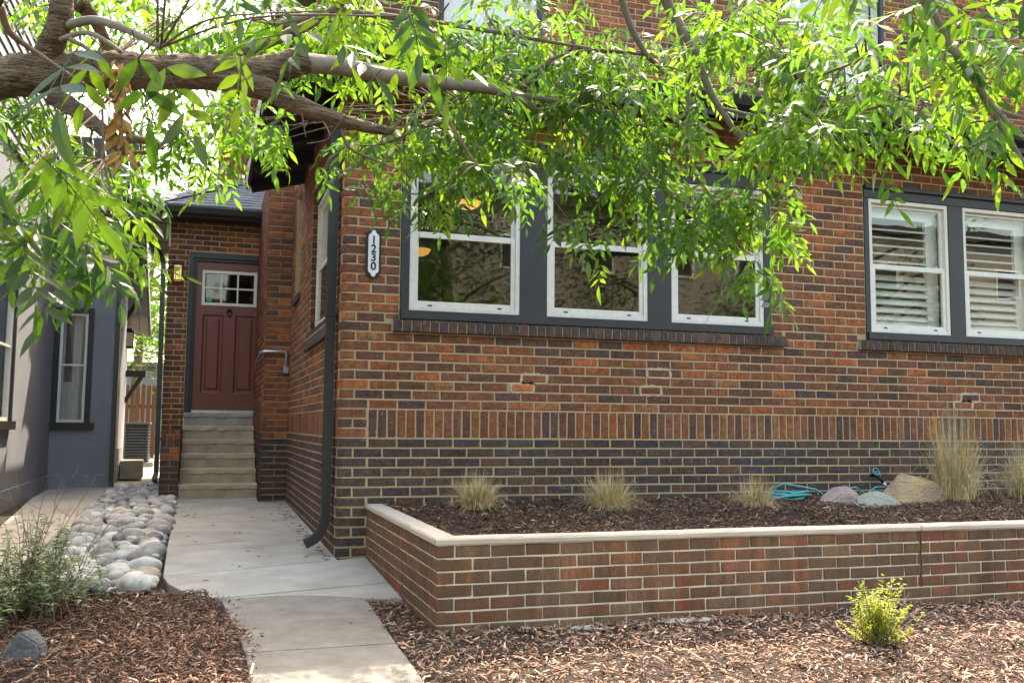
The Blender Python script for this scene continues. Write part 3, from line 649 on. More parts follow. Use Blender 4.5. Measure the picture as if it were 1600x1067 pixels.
for i, ch in enumerate('1230'):
    o = obj('digit', text_mesh(ch, .083, .0015), 'ink'); o.rotation_euler = (math.pi / 2, 0, 0); o.location = (.222, -.0275, 1.362 + .098 - i * .0655); child(o, plq)

rail = empty('handrail', (-.2, 4.3, .75), label='short galvanised pipe handrail fixed to the brick pilaster by the steps', cat='handrail')
child(MB().tube([(-.045, 4.30, .735), (-.045, 4.30, .90), (-.055, 4.30, .925), (-.09, 4.30, .935), (-.29, 4.29, .925), (-.325, 4.31, .92), (-.345, 4.36, .905), (-.36, 4.62, .84), (-.37, 4.75, .80), (-.36, 4.80, .77), (-.36, 4.81, .72)], .017, 10).build('pipe', 'galvanised', smooth=True), rail)
child(MB().box(-.075, -.015, 4.285, 4.364, .68, .765).build('bracket', 'galvanised', bevel=.006), rail)
child(MB().tube([(-.29, 4.372, .925), (-.30, 4.29, .925)], .02, 10).build('elbow', 'galvanised', smooth=True), rail)

# ------------------------------------------------------------------ ceiling lamps behind the window
for nm, (x, y, z), lb in (('ceiling_lamp', P3(731, 318, 8.6), 'lit amber bowl lamp on the ceiling behind the upper sash beside the number plaque'), ('wall_lamp', P3(654, 392, 9.4), 'lit amber bowl lamp deep in the room behind the lower sash beside the plaque')):
    t = empty(nm, (x, y, z), label=lb, cat='lamp')
    pr = [(.01, -.055), (.06, -.048), (.10, -.025), (.12, .005), (.125, .015)]
    m = MB(); k = 20; m.add([(x + r * math.cos(2 * math.pi * i / k), y + r * math.sin(2 * math.pi * i / k), z + h) for r, h in pr for i in range(k)], [(a * k + i, a * k + (i + 1) % k, a * k + k + (i + 1) % k, a * k + k + i) for a in range(4) for i in range(k)] + [tuple(range(k))[::-1], tuple(range(4 * k, 5 * k))])
    child(m.build('lamp_bowl', 'lamp_glow', smooth=True), t)
    child(MB().tube([(x, y, z + .01), (x, y, 2.56)], .012, 8).build('lamp_stem', 'brass'), t)
    child(MB().tube([(x, y, z + .012), (x, y, z + .028)], .128, 20).build('lamp_rim', 'brass'), t)

# ================================================================== PLANTER
pl_t = empty('brick_planter', (.3, -2.1, gz(-2)), label='raised planter of reddish brown brick with pale concrete cap below the windows', cat='planter')
PX, PY, PT, C2, P2 = .218, -2.19, -.511, .066, .1916; PXR = 8.2
m = MB(); m.box(PX + .005, PXR, PY + .006, PY + .10, -1.25, PT); m.box(PX + .006, PX + .10, PY + .10, -.004, -1.25, PT); child(m.build('planter_core', 'mortar_grey'), pl_t)
PB = [((.185, .088, .045), 4), ((.155, .086, .050), 3), ((.215, .086, .042), 3.5), ((.235, .078, .038), 1.0), ((.185, .104, .057), 2)]
pf = Plane((PX, PY, 0), 0); ps = Plane((PX, 0, 0), -math.pi / 2)
CRX = 3.206
pst = MB()
for r in range(8):
    z0 = PT - (r + 1) * C2 + .004; z1 = z0 + C2 - .0095
    half = (r % 2 == 0)
    u = 0; first = True
    while u < PXR - PX - P2:
        wd = (P2 / 2 if half else P2) if first else P2
        if u > 4.4:
            v, fs = brick_geo(wd - .0095, z1 - z0, .05); pst.add([pf.at(u + x, y - .003, z0 + z) for x, y, z in v], fs, pick(PB)); u += wd; continue
        o = link(brick_mesh(wd - .0095, z1 - z0, 'pb'), 'brick', pl_t, pf.at(u + .001, -.003, z0), (0, 0, 0), col=pick(PB)); o.matrix_parent_inverse = Matrix.Translation(pl_t.location).inverted()
        u += wd; first = False
    u = 2.19; first = True                                     # side, laid from the front corner back to the house
    while u > .02:
        wd = (P2 if half else P2 / 2) if first else P2; a = max(u - wd, .003)
        if u - a > .03:
            o = link(brick_mesh(u - a - .0095, z1 - z0, 'pb'), 'brick', pl_t, ps.at(a + .0095 - .001, -.003, z0), (0, 0, ps.rot), col=pick(PB)); o.matrix_parent_inverse = Matrix.Translation(pl_t.location).inverted()
        u -= wd; first = False
tinted('pbrick_c', 'Col', stretch=(1, 1, .12), fine=260, patch=14, bstr=.9, bdist=.006, lo=.4, hi=1.45, mottle=((.125, .075, .047), .65))
tag(child(pst.build('brickwork', 'pbrick_c', cols=True), pl_t), kind='stuff')
CT = PT + .036
def capbar(a0, a1, b0, b1, name):                             # outer edge a0-a1, inner edge b0-b1: a trowelled concrete cap with slightly wavy arrises
    m = MB(); n = max(8, int((Vector(a1) - Vector(a0)).length / .06)); prev = []
    for i in range(n + 1):
        t = i / n; A = Vector(a0).lerp(Vector(a1), t); B = Vector(b0).lerp(Vector(b1), t); o = (A - B).normalized()
        w1, w2, w3 = [.0045 * noise.noise((A.x * 5 + A.y * 5, k * 9.7, 2)) + .002 * random.uniform(-1, 1) for k in range(3)]
        q = A + o * w1; r = B
        m.v += [(*(q - o * .004), PT + .001), (*q, PT + .007 + w2 * .5), (*q, CT - .010 + w2), (*(q - o * .010), CT + w3 * .6), (*r, CT + w2 * .5), (*r, PT + .001)]
    k = 6; m.f = [(i * k + j, (i + 1) * k + j, (i + 1) * k + (j + 1) % k, i * k + (j + 1) % k) for i in range(n) for j in range(k)] + [tuple(range(k)), tuple(range(n * k, n * k + k))[::-1]]; m.c = [(1, 1, 1)] * len(m.f)
    return child(m.build(name, 'cap'), pl_t)
capbar((PX - .012, PY - .014), (CRX, PY - .014), (PX + .112, PY + .105), (CRX + .006, PY + .105), 'cap_stone')
capbar((CRX + .008, PY - .013), (PXR, PY - .013), (CRX + .014, PY + .104), (PXR, PY + .104), 'cap_stone')
capbar((PX - .013, -.008), (PX - .013, PY - .011), (PX + .112, -.008), (PX + .110, PY + .107), 'cap_stone')
m = MB(); zz = PT; xx = CRX
for i in range(5):
    x2 = CRX + random.uniform(-.006, .006); m.add([(xx, PY - .0045, zz), (xx + .005, PY - .0045, zz), (x2 + .005, PY - .0045, zz - C2), (x2, PY - .0045, zz - C2), (xx, PY + .02, zz), (xx + .005, PY + .02, zz), (x2 + .005, PY + .02, zz - C2), (x2, PY + .02, zz - C2)], [(0, 1, 2, 3)[::-1], (0, 4, 7, 3), (1, 5, 6, 2)[::-1]]); zz -= C2; xx = x2
child(m.build('crack', 'ink'), pl_t)
# crumbled footing showing under the front course
for x, wd in ((.45, .25), (.95, .33), (1.62, .42)):
    m = MB(); bm = bmesh.new()
    for _ in range(16): bm.verts.new((x + random.uniform(-wd / 2, wd / 2), PY - .02 + random.uniform(-.03, .05), gz(-2.2) + random.uniform(-.06, .022)))
    bmesh.ops.convex_hull(bm, input=bm.verts); me = bpy.data.meshes.new('footing'); bm.to_mesh(me); bm.free(); child(obj('footing', me, 'mortar_grey'), pl_t)

# planter soil surface and mulch
def bedz(x, y): return -.475 + .03 * y + .022 * (noise.noise((x * 2.2, y * 2.2, 0)) + .5 * noise.noise((x * 6, y * 6, 3)))
def sheet(name, x0, x1, y0, y1, step, zf, mt):
    nx, ny = int((x1 - x0) / step) + 1, int((y1 - y0) / step) + 1
    X = np.linspace(x0, x1, nx); Y = np.linspace(y0, y1, ny)
    V = np.array([(x, y, zf(x, y)) for y in Y for x in X]); I = np.arange(nx * ny).reshape(ny, nx)
    F = np.stack([I[:-1, :-1], I[:-1, 1:], I[1:, 1:], I[1:, :-1]], -1).reshape(-1, 4)
    me = npmesh(name, V, F, smooth=True); return obj(name, me, mt)
tag(sheet('planter_soil', PX + .09, 8.2, PY + .09, -.002, .06, lambda x, y: bedz(x, y) - .008, 'soil'), kind='structure')
def mz(x, y):
    return gz(y) + .012 + .02 * (noise.noise((x * 2, y * 2, 7)) + .5 * noise.noise((x * 5.5, y * 5.5, 9)))
tag(sheet('mulch_ground', .0, 6.5, -4.4, PY, .06, lambda x, y: mz(x, y) - .012, 'soil'), kind='structure')
tag(sheet('mulch_ground', .0, .22, PY, -1.41, .05, lambda x, y: mz(x, y) - .02, 'soil'), kind='structure')
tag(sheet('mulch_ground', -3.2, -.70, -4.4, -.95, .06, lambda x, y: mz(x, y) - .02 - (.07 * max(0, min(1, (x + 1.0) * 4)) if y > -1.6 else 0), 'soil'), kind='structure')
def chips(name, n, region, zf, label, palette, lmax=.085, seed=1):
    rg = np.random.default_rng(seed); pts = np.array(region(n, rg)); n = len(pts)
    z = np.array([zf(x, y) for x, y in pts])
    ln = rg.gamma(1.35, .0145, n).clip(.006, lmax); wd = (ln * rg.uniform(.10, .42, n)).clip(.0025, .015); th = rg.uniform(.0015, .005, n)
    yaw = rg.uniform(0, 2 * math.pi, n); pit = rg.normal(0, .33, n); rol = rg.normal(0, .5, n)
    d = np.stack([np.cos(yaw) * np.cos(pit), np.sin(yaw) * np.cos(pit), np.sin(pit)], 1)
    s = np.stack([-np.sin(yaw), np.cos(yaw), np.zeros(n)], 1); u = np.cross(d, s); s2 = s * np.cos(rol)[:, None] + u * np.sin(rol)[:, None]; u2 = np.cross(d, s2)
    c = np.stack([pts[:, 0], pts[:, 1], z + rg.uniform(-.004, .016, n)], 1)
    bend = rg.normal(0, .10, n) * ln
    def pt(a, b, h, bd=0): return c + d * (a * ln)[:, None] * .5 + s2 * (b * wd)[:, None] * .5 + u2 * (h * th)[:, None] + u2 * (bd * bend)[:, None]
    sk = rg.uniform(.5, 1, n)
    V = np.stack([pt(-1, -sk, 0), pt(-1, sk * .7, 0), pt(0, 1, 0, 1), pt(0, -1, 0, 1), pt(.85 + .15 * sk, .5 * sk, 0), pt(1, -.6, 0), pt(-.95, 0, 1), pt(0, .1, 1.3, 1), pt(.9, 0, 1)], 1).reshape(-1, 3)
    tri = np.array([(0, 6, 7), (0, 7, 3), (6, 1, 2), (6, 2, 7), (3, 7, 8), (3, 8, 5), (7, 2, 4), (7, 4, 8), (0, 1, 6), (4, 5, 8), (0, 3, 2), (0, 2, 1), (3, 5, 4), (3, 4, 2)])
    F = (tri[None] + (np.arange(n) * 9)[:, None, None]).reshape(-1, 3)
    pc = np.array([p[0] for p in palette]); pw = np.array([p[1] for p in palette], float); col = pc[rg.choice(len(pc), n, p=pw / pw.sum())] * rg.uniform(.55, 1.5, (n, 1))
    o = obj(name, npmesh(name, V, F, np.repeat(col, len(tri), 0)), 'mulch'); tag(o, label, 'mulch', kind='stuff'); return o
MUL = [((.20, .10, .064), 5), ((.12, .064, .042), 4), ((.29, .16, .105), 3), ((.36, .22, .15), 1.4), ((.48, .35, .24), .7)]
MULB = [((.13, .068, .041), 5), ((.075, .042, .027), 4), ((.21, .12, .075), 2.8), ((.30, .20, .13), .9), ((.46, .36, .26), .35)]
MULF = [((.38, .215, .145), 5), ((.24, .13, .085), 4), ((.44, .28, .20), 3.4), ((.56, .41, .30), 2), ((.09, .055, .038), 2)]
chips('planter_mulch', 36000, lambda n, r: np.stack([r.uniform(PX + .10, 6.6, n), r.uniform(PY + .10, -.01, n)], 1), bedz, 'dark shredded bark mulch filling the raised brick planter', MULB, seed=2)
chips('front_mulch', 34000, lambda n, r: [(x, y) for x, y in np.stack([r.uniform(-.02, 4.6, n), r.uniform(-3.9, -1.42, n)], 1) if (y < PY - .01 or x < .20) and x > .0 - (.07 * random.random() ** 3)], mz, 'pale shredded bark mulch along the foot of the planter wall', MULF, seed=3)
def left_region(n, r):
    out = []
    for x, y in np.stack([r.uniform(-2.3, -.62, n), r.uniform(-3.7, -.98, n)], 1):
        edge = -.74 if y < -1.9 else -.74 - (y + 1.9) * .16
        edge += .035 * noise.noise((y * 9, 0, 0)) + (.13 * random.random() ** 4)
        if x < edge: out.append((x, y))
    return out
chips('side_mulch', 24000, left_region, mz, 'shredded bark mulch beside the walkway with a small boulder on it', MUL, seed=4)

# fallen leaf litter on the walk
def litter(n, seed):
    rg = random.Random(seed)
    for _ in range(n):
        x, y = (rg.uniform(-1.1, .1), rg.uniform(-2.2, 3.8)) if rg.random() < .25 else (rg.gauss(-.06, .07), rg.uniform(-.2, 4.2))
        if x > -.03 and y > -.05: continue
        yield x, y
m = MB()
for x, y in litter(150, 3):
    a = random.uniform(0, 6.28); l = random.uniform(.012, .035); z = gz(y) + .019; d = Vector((math.cos(a), math.sin(a), 0)); s = Vector((-d.y, d.x, 0)); c = Vector((x, y, z))
    m.add([c - d * l, c + s * l * .25 + Vector((0, 0, .006)), c + d * l, c - s * l * .3], [(0, 1, 2), (0, 2, 3)], random.choice([(.09, .05, .03), (.14, .09, .05), (.2, .14, .07)]))
tag(m.build('leaf_litter', 'mulch', cols=True), 'scattered dry leaf bits lying on the concrete walkway', 'leaf litter', kind='stuff')

# ------------------------------------------------------------------ planter plants and stones
def grass(name, loc, h, rad, n, label, green=0, wild=.5, seedhead=0, spread=1.0):
    t = empty(name, loc, label=label, cat='grass'); m = MB(); rg = random.Random(hash(label) % 9999 if False else len(label) * 7 + n)
    for i in range(n):
        a = rg.uniform(0, 6.28); r0 = rad * .35 * math.sqrt(rg.random()); lean = rg.random() ** .8 * spread
        base = Vector((loc[0] + r0 * math.cos(a), loc[1] + r0 * math.sin(a) * .8, loc[2] - .01)); a2 = a + rg.uniform(-.7, .7)
        hh = h * rg.uniform(.55, 1.05) * (1 - .35 * lean); out = Vector((math.cos(a2), math.sin(a2), 0)) * rad * lean * rg.uniform(.6, 1.2)
        wd = rg.uniform(.0014, .0028); s = Vector((-math.sin(a2 + rg.uniform(-1.5, 1.5)), math.cos(a2), 0)).normalized() * wd; pts = []
        dr = lean * rg.uniform(.1, wild * 1.5) * h
        for k in range(5):
            q = k / 4; pts.append(base + out * q ** 1.5 + Vector((0, 0, hh * q - dr * q ** 3)))
        col = rg.choice([(.66, .48, .22), (.56, .40, .17), (.72, .56, .30), (.46, .32, .13)]) if rg.random() > green else rg.choice([(.10, .16, .05), (.17, .22, .07)])
        if rg.random() < .2: col = (.33, .31, .27)
        vs = []
        for k, p in enumerate(pts): f = 1 - .8 * k / 4; vs += [p - s * f, p + s * f]
        m.add(vs, [(2 * k, 2 * k + 1, 2 * k + 3, 2 * k + 2) for k in range(4)], col)
    child(m.build('blades', 'straw', cols=True), t); return t
for nm, (x, y), h, r, n, lb, gr, wl in (
        ('dry_grass', (.93, -.42), .30, .27, 900, 'clipped straw coloured grass clump nearest the planter corner', .03, .5),
        ('dry_grass', (1.90, -.52), .33, .31, 1000, 'clipped straw coloured grass clump below the middle window', .03, .6),
        ('dry_grass', (3.14, -.52), .29, .30, 620, 'small sparse grey straw grass clump beside the coiled hose', .06, .9),
        ('tall_dry_grass', (5.02, -.55), .88, .42, 900, 'tall feathery straw grass beside the tan boulder', .03, .55),
        ('tall_dry_grass', (5.86, -.50), .62, .50, 800, 'tall straw grass with green shoots farthest from the planter corner', .12, .6)):
    grass(nm, (x, y, bedz(x, y)), h, r, n, lb, gr, wl, spread=.95 if h < .4 else .8)

def stone(name, pts, loc, mt, label, cat='rock', rough=.02, bevel=.012, rotz=0):
    bm = bmesh.new(); [bm.verts.new(p) for p in pts]; bmesh.ops.convex_hull(bm, input=bm.verts)
    bmesh.ops.delete(bm, geom=[v for v in bm.verts if not v.link_faces], context='VERTS')
    bmesh.ops.bevel(bm, geom=bm.edges[:], offset=bevel, segments=2, affect='EDGES', clamp_overlap=True)
    bmesh.ops.triangulate(bm, faces=bm.faces[:]); bmesh.ops.subdivide_edges(bm, edges=bm.edges[:], cuts=2, use_grid_fill=True)
    for v in bm.verts:
        q = Vector(v.co) * 9; d = noise.noise(q) + .5 * noise.noise(q * 2.7); v.co += v.co.normalized() * d * rough
    me = bpy.data.meshes.new(name); bm.to_mesh(me); bm.free(); o = obj(name, me, mt); o.location = loc; o.rotation_euler = (0, 0, rotz)
    return tag(o, label, cat)
stone('boulder', [(-.27, -.10, -.05), (.29, -.13, -.05), (.28, .14, -.05), (-.25, .15, -.05), (-.31, 0, .08), (.26, -.12, .10), (.31, .04, .02), (-.16, -.02, .235), (-.05, .10, .25), (.16, -.02, .20), (.21, .10, .15), (-.2, -.06, .18), (.13, -.11, .17)], (4.66, -.46, bedz(4.66, -.46) - .02), 'rock_tan', 'angular tan boulder in the planter beside the tall grass', rough=.012)
stone('flat_rock', [(-.24, -.08, -.04), (.22, -.10, -.04), (.24, .10, -.04), (-.2, .12, -.04), (-.13, -.03, .10), (.05, -.02, .115), (.17, .03, .06), (-.02, .08, .11), (.2, -.06, .02), (-.2, .02, .06)], (4.14, -.66, bedz(4.14, -.66)), 'rock_grey', 'smooth grey green rock between pink and tan rocks', rough=.006, bevel=.03)
stone('pink_rock', [(-.23, -.05, -.04), (.17, -.14, -.04), (.2, .1, -.04), (-.2, .12, -.04), (-.16, 0, .08), (-.05, .05, .15), (.08, .03, .16), (.13, -.06, .10), (.2, .02, .05), (0, -.08, .12)], (3.88, -.55, bedz(3.86, -.55) - .02), 'rock_pink', 'cracked pinkish rock beside the coiled turquoise hose', rough=.010)
stone('dark_boulder', [(-.11, -.06, -.04), (.10, -.07, -.04), (.12, .07, -.04), (-.1, .08, -.04), (-.02, -.03, .15), (.035, .02, .165), (.10, 0, .09), (-.09, .02, .06), (.07, -.05, .10), (.05, .06, .13)], (-1.65, -2.22, mz(-1.635, -2.22) - .035), 'rock_dark', 'small dark grey streaked boulder lying on the side mulch', rough=.008, bevel=.008)

hs = empty('garden_hose', (3.55, -.25, bedz(3.5, -.25)), label='turquoise garden hose lying coiled on mulch against the wall', cat='hose')
pts = []
for i in range(150):
    t = i / 149 * 5.4 * 2 * math.pi; rr = .125 + .03 * math.sin(t * .37); pts.append((3.60 + rr * 1.35 * math.cos(t) + .02 * math.sin(t * 2.3), -.24 + rr * .62 * math.sin(t), bedz(3.5, -.25) + .02 + .035 * (1 + math.sin(t * 1.31 + 1)) * (.4 + .6 * i / 149)))
e0 = pts[-1]; pts += [(e0[0] + .12, -.2, e0[2] + .05), (3.90, -.20, -.40), (4.02, -.20, -.47), (4.15, -.25, -.40), (4.27, -.24, -.385), (4.38, -.22, -.45), (4.50, -.2, -.39), (4.60, -.18, -.39), (4.68, -.14, -.47)]
child(MB().tube(pts, .0085, 7).build('hose_loops', 'hose', smooth=True), hs)
bib = empty('hose_tap', (4.62, -.02, -.30), label='outdoor metal tap on the dark brick courses above the rocks', cat='tap')
child(MB().tube([(4.62, -.003, -.30), (4.62, -.06, -.30), (4.63, -.09, -.315), (4.655, -.11, -.36)], [.014, .014, .017, .013], 10).build('spout', 'iron', smooth=True), bib)
wheel = MB().tube([(4.61 + .032 * math.cos(t), -.075 + .01 * math.sin(t), -.265 + .028 * math.sin(t)) for t in np.linspace(0, 2 * math.pi, 17)], .006, 6); wheel.bar((4.578, -.075, -.265), (4.642, -.075, -.265), .006, .006); wheel.tube([(4.61, -.07, -.30), (4.61, -.075, -.262)], .007, 8)
child(wheel.build('tap_wheel', 'hose', smooth=True), bib); child(MB().tube([(4.655, -.11, -.355), (4.67, -.115, -.39), (4.685, -.118, -.42)], [.017, .016, .009], 10).build('hose_end', 'galvanised', smooth=True), bib)

# ------------------------------------------------------------------ river rocks
bed_poly = lambda y: (-1.90 + (.22 if y < -.2 else 0) - .02 * y if y < 3 else -1.96 - (y - 3) * .02, -1.19 if y > -.5 else -1.17)
rocks_me = []
for k in range(9):
    bm = bmesh.new(); bmesh.ops.create_icosphere(bm, subdivisions=3, radius=1)
    for v in bm.verts:
        q = v.co.copy(); d = 1 + .22 * noise.noise(q * 1.1 + Vector((k * 7, 0, 0))) + .07 * noise.noise(q * 2.6 + Vector((0, k * 5, 0)))
        p_ = 2.4; f = (abs(q.x) ** p_ + abs(q.y) ** p_ + abs(q.z) ** p_) ** (-1 / p_); v.co = q * d * (.45 + .55 * f)
    me = bpy.data.meshes.new('river_rock'); bm.to_mesh(me); bm.free(); me.shade_smooth(); me.materials.append(MATS['pebble']); rocks_me.append(me)
RCOL = [((.36, .34, .30), 'light grey'), ((.27, .265, .25), 'mid grey'), ((.44, .41, .35), 'pale cream'), ((.40, .32, .235), 'tan'), ((.215, .205, .19), 'dark grey'), ((.50, .47, .42), 'whitish'), ((.33, .27, .205), 'brownish'), ((.20, .145, .15), 'purplish'), ((.37, .36, .34), 'light grey'), ((.45, .43, .39), 'whitish')]
placed = []; rg = random.Random(11)
fixed = [(-1.29, -.84, .118), (-1.47, -.82, .07), (-1.60, -.84, .085), (-1.74, -.80, .09), (-1.38, -.66, .06), (-1.56, -.64, .075)]
tries = 0
while len(placed) < 296 and tries < 26000:
    tries += 1
    if fixed: x, y, r = fixed.pop(0)
    else:
        y = rg.uniform(-.88, 6.15); x0, x1 = bed_poly(y); x = rg.uniform(x0, x1 - .04); r = rg.choice([.045, .052, .06, .068, .078, .088, .10]) * (1 if y < 3 else .95)
        if any((x - a) ** 2 + (y - b) ** 2 < (.72 * (r + c)) ** 2 for a, b, c in placed): continue
    rc = 5 if len(placed) == 0 else rg.choices(range(10), [3, 3, 3, 1.6, 1.6, 3, 1, .5, 3, 3])[0]; placed.append((x, y, r)); fl = rg.uniform(.55, .75); asp = rg.uniform(.72, .95)
    o = link(rg.choice(rocks_me), 'river_rock', None, (x, y, gz(y) + .010 + r * fl * .32 + rg.uniform(0, .025)), (rg.uniform(-.2, .2), rg.uniform(-.2, .2), rg.uniform(0, 6.28)), (r * 1.12, r * asp, r * fl), RCOL[rc][0])
    sz = 'big' if r > .105 else 'mid sized' if r > .07 else 'small'
    tag(o, f'{sz} {RCOL[rc][1]} river rock in the stone bed beside the walkway', 'rock', f'{sz} {RCOL[rc][1]} river rocks')
base = np.array([tuple(v.co) for v in rocks_me[0].vertices]) * 0; VV, FF, CC, off = [], [], [], 0
bm = bmesh.new(); bmesh.ops.create_icosphere(bm, subdivisions=2, radius=1); bv = np.array([tuple(v.co) for v in bm.verts]); bf = np.array([[v.index for v in f.verts] for f in bm.faces]); bm.free()
for _ in range(950):                                       # small stones filling the gaps
    y = rg.uniform(-.9, 6.15); x0, x1 = bed_poly(y); x = rg.uniform(x0 - .03, x1); r = rg.uniform(.018, .045); a = rg.uniform(0, 6.28); c, d = math.cos(a), math.sin(a)
    v = bv * np.array([r, r * rg.uniform(.6, .9), r * rg.uniform(.45, .7)]) * (1 + .12 * np.sin(bv[:, :1] * 3 + a)); v = np.stack([v[:, 0] * c - v[:, 1] * d + x, v[:, 0] * d + v[:, 1] * c + y, v[:, 2] + gz(y) + rg.uniform(.0, .04)], 1)
    VV.append(v); FF.append(bf + off); off += len(v); CC.append(np.tile(np.array(RCOL[rg.randrange(10)][0]) * rg.uniform(.6, 1.1), (len(bf), 1)))
tinted('pebble_c', 'Col', rough=.85, fine=60, patch=9, lo=.8, hi=1.15, bstr=.25, bdist=.004)
tag(obj('gravel', npmesh('gravel', np.concatenate(VV), np.concatenate(FF), np.concatenate(CC), smooth=True), 'pebble_c'), 'small stones filling the gaps between the larger river rocks', 'gravel', kind='stuff')
tag(sheet('rock_bed_ground', -2.05, -1.16, -.93, 6.3, .08, lambda x, y: gz(y) - .005 + .02 * noise.noise((x * 4, y * 4, 1)), 'soil'), kind='structure')
tag(MB().tube([(-1.95, -1.02, gz(-1) + .012), (-1.6, -.99, gz(-1) + .018), (-1.3, -.97, gz(-1) + .02), (-1.17, -.93, gz(-1) + .02)], .012, 6).build('garden_edging', 'black_paint', smooth=True), 'thin black plastic edging between river rocks and mulch', 'edging')

# ------------------------------------------------------------------ leafy plants
def leaf_quads(m, base, d, up, ln, wd, col, fold=.25, droop=.2):
    d = d.normalized(); s = d.cross(up).normalized(); u = s.cross(d)
    a = base + d * ln * .42 - u * ln * droop * .15; b = base + d * ln - u * ln * droop
    l = a + s * wd / 2 + u * wd * fold; r = a - s * wd / 2 + u * wd * fold
    m.add([base, r, a, l, b], [(0, 1, 2), (0, 2, 3), (1, 4, 2), (2, 4, 3)], col)
rg = random.Random(5)
sh = empty('leafy_shrub', (-1.78, -1.45, gz(-1.4)), label='leafy grey green shrub with tall bare twigs at the mulch edge', cat='shrub'); st = MB(); lf = MB()
for i in range(95):
    bx, by = -1.80 + rg.gauss(0, .16), -1.40 + rg.gauss(0, .20); a = rg.uniform(0, 6.28); h = rg.uniform(.16, .50); ln = rg.uniform(.05, .24)
    pts = [Vector((bx + math.cos(a) * ln * q ** 1.3, by + math.sin(a) * ln * q ** 1.3, gz(by) + h * q)) for q in np.linspace(0, 1, 5)]
    st.tube(pts, [.003, .0028, .0024, .002, .0015], 4)
    for k in range(26):
        q = rg.uniform(.25, 1.02); p = pts[0].lerp(pts[4], q); p.z = pts[0].z + h * q; aa = rg.uniform(0, 6.28)
        leaf_quads(lf, p, Vector((math.cos(aa), math.sin(aa), rg.uniform(-.1, .7))), Vector((0, 0, 1)), rg.uniform(.034, .066), rg.uniform(.012, .022), rg.choice([(1, 1, 1), (.75, .85, .7), (1.25, 1.25, 1.2), (.6, .7, .5)]))
for i in range(17):                                            # tall bare twigs
    bx, by = -1.74 + rg.gauss(0, .14), -1.25 + rg.gauss(0, .15); a = rg.uniform(-.9, .9) + (0 if rg.random() < .75 else math.pi); h = rg.uniform(.42, .78); ln = rg.uniform(.08, .32)
    pts = [Vector((bx + math.cos(a) * ln * q ** 1.4 + rg.uniform(-.012, .012), by + math.sin(a) * .12 * q, gz(by) + h * q)) for q in np.linspace(0, 1, 8)]
    st.tube(pts, [.0030 - .0022 * k / 7 for k in range(8)], 5)
    for k in (3, 4, 5, 6):
        d = Vector((rg.uniform(-1, 1), rg.uniform(-.6, .6), rg.uniform(.2, .9))).normalized() * rg.uniform(.04, .13); st.tube([pts[k], pts[k] + d * .6, pts[k] + d + Vector((0, 0, .01))], [.0014, .0011, .0008], 4)
        for _ in range(3): leaf_quads(lf, pts[k - 2].lerp(pts[k], rg.random()), Vector((rg.uniform(-1, 1), rg.uniform(-1, 1), .3)), Vector((0, 0, 1)), rg.uniform(.012, .026), .008, rg.choice([(1, 1, 1), (.8, .75, .8)])) if k < 5 else None
child(st.build('stems', 'twig', smooth=True), sh); child(lf.build('leaves', 'leaf_shrub', cols=True), sh)

ys_ = empty('yellow_green_shrub', (2.32, -2.93, gz(-2.93)), label='small lime green shrub growing from mulch before the planter wall', cat='shrub'); st = MB(); lf = MB()
cx, cy, cz = 2.32, -2.90, mz(2.32, -2.9)
for i in range(84):
    a = rg.uniform(0, 6.28); e = rg.uniform(.30, 1.45); h = rg.uniform(.16, .36) * (math.sin(e) ** .6); d = Vector((math.cos(a) * math.cos(e), math.sin(a) * math.cos(e) * .8, math.sin(e)))
    b = Vector((cx + rg.gauss(0, .035), cy + rg.gauss(0, .03), cz)); pts = [b + d * h * q + Vector((0, 0, .03 * q * q)) for q in np.linspace(0, 1, 5)]
    st.tube(pts, [.0022, .002, .0016, .0013, .001], 4)
    for k in range(44):
        q = rg.uniform(.38, 1.03); p = b + d * h * q + Vector((0, 0, .03 * q * q)); aa = rg.uniform(0, 6.28)
        leaf_quads(lf, p, Vector((math.cos(aa), math.sin(aa), rg.uniform(.0, .9))), Vector((0, 0, 1)), rg.uniform(.012, .024), rg.uniform(.007, .012), rg.choice([(1, 1, 1), (.85, 1, .8), (1.15, 1.05, .9), (.6, .8, .5)]))
for a, h in ((.5, .30), (.35, .36), (.9, .27), (.2, .33)):
    st.tube([(cx + .05, cy, cz + .03), (cx + .05 + math.cos(a) * h * .5, cy + .02, cz + .03 + math.sin(a) * h * .5 + .02), (cx + .05 + math.cos(a) * h, cy + .03, cz + .03 + math.sin(a) * h)], [.002, .0016, .001], 4)
child(st.build('stems', 'twig', smooth=True), ys_); child(lf.build('leaves', 'leaf_lime', cols=True), ys_)

# ================================================================== NEIGHBOUR HOUSE
nb = empty('stucco_house', (-4, 7, gz(7)), label='grey stucco house with low bracketed eaves beyond the river rocks', cat='house')
ROOFZ = lambda y: 3.77 - .545 * (y - 7.46) if y > 7.0 else 2.95
m = MB()
def yzwall(m, x0, x1, ylist, zb, topoff=-.06):
    n = len(ylist); vs = [(x, y, zb) for x in (x0, x1) for y in ylist] + [(x, y, ROOFZ(y) + topoff) for x in (x0, x1) for y in ylist]
    fs = []
    for i in range(n - 1): fs += [(i, i + 1, 2 * n + i + 1, 2 * n + i), (n + i + 1, n + i, 3 * n + i, 3 * n + i + 1), (2 * n + i, 2 * n + i + 1, 3 * n + i + 1, 3 * n + i)]
    fs += [(0, 2 * n, 3 * n, n), (n - 1, 2 * n - 1, 4 * n - 1, 3 * n - 1)]
    m.add(vs, fs)
AW = (3.25, 4.28, .10, 1.66)                                # window in the near wall (Y range, Z range)
for a, b in ((-3.0, AW[0]), (AW[1], 7.14)): yzwall(m, -3.1, -2.90, [a, 3.2, b] if a < 3.2 < b else [a, b], -1.1)
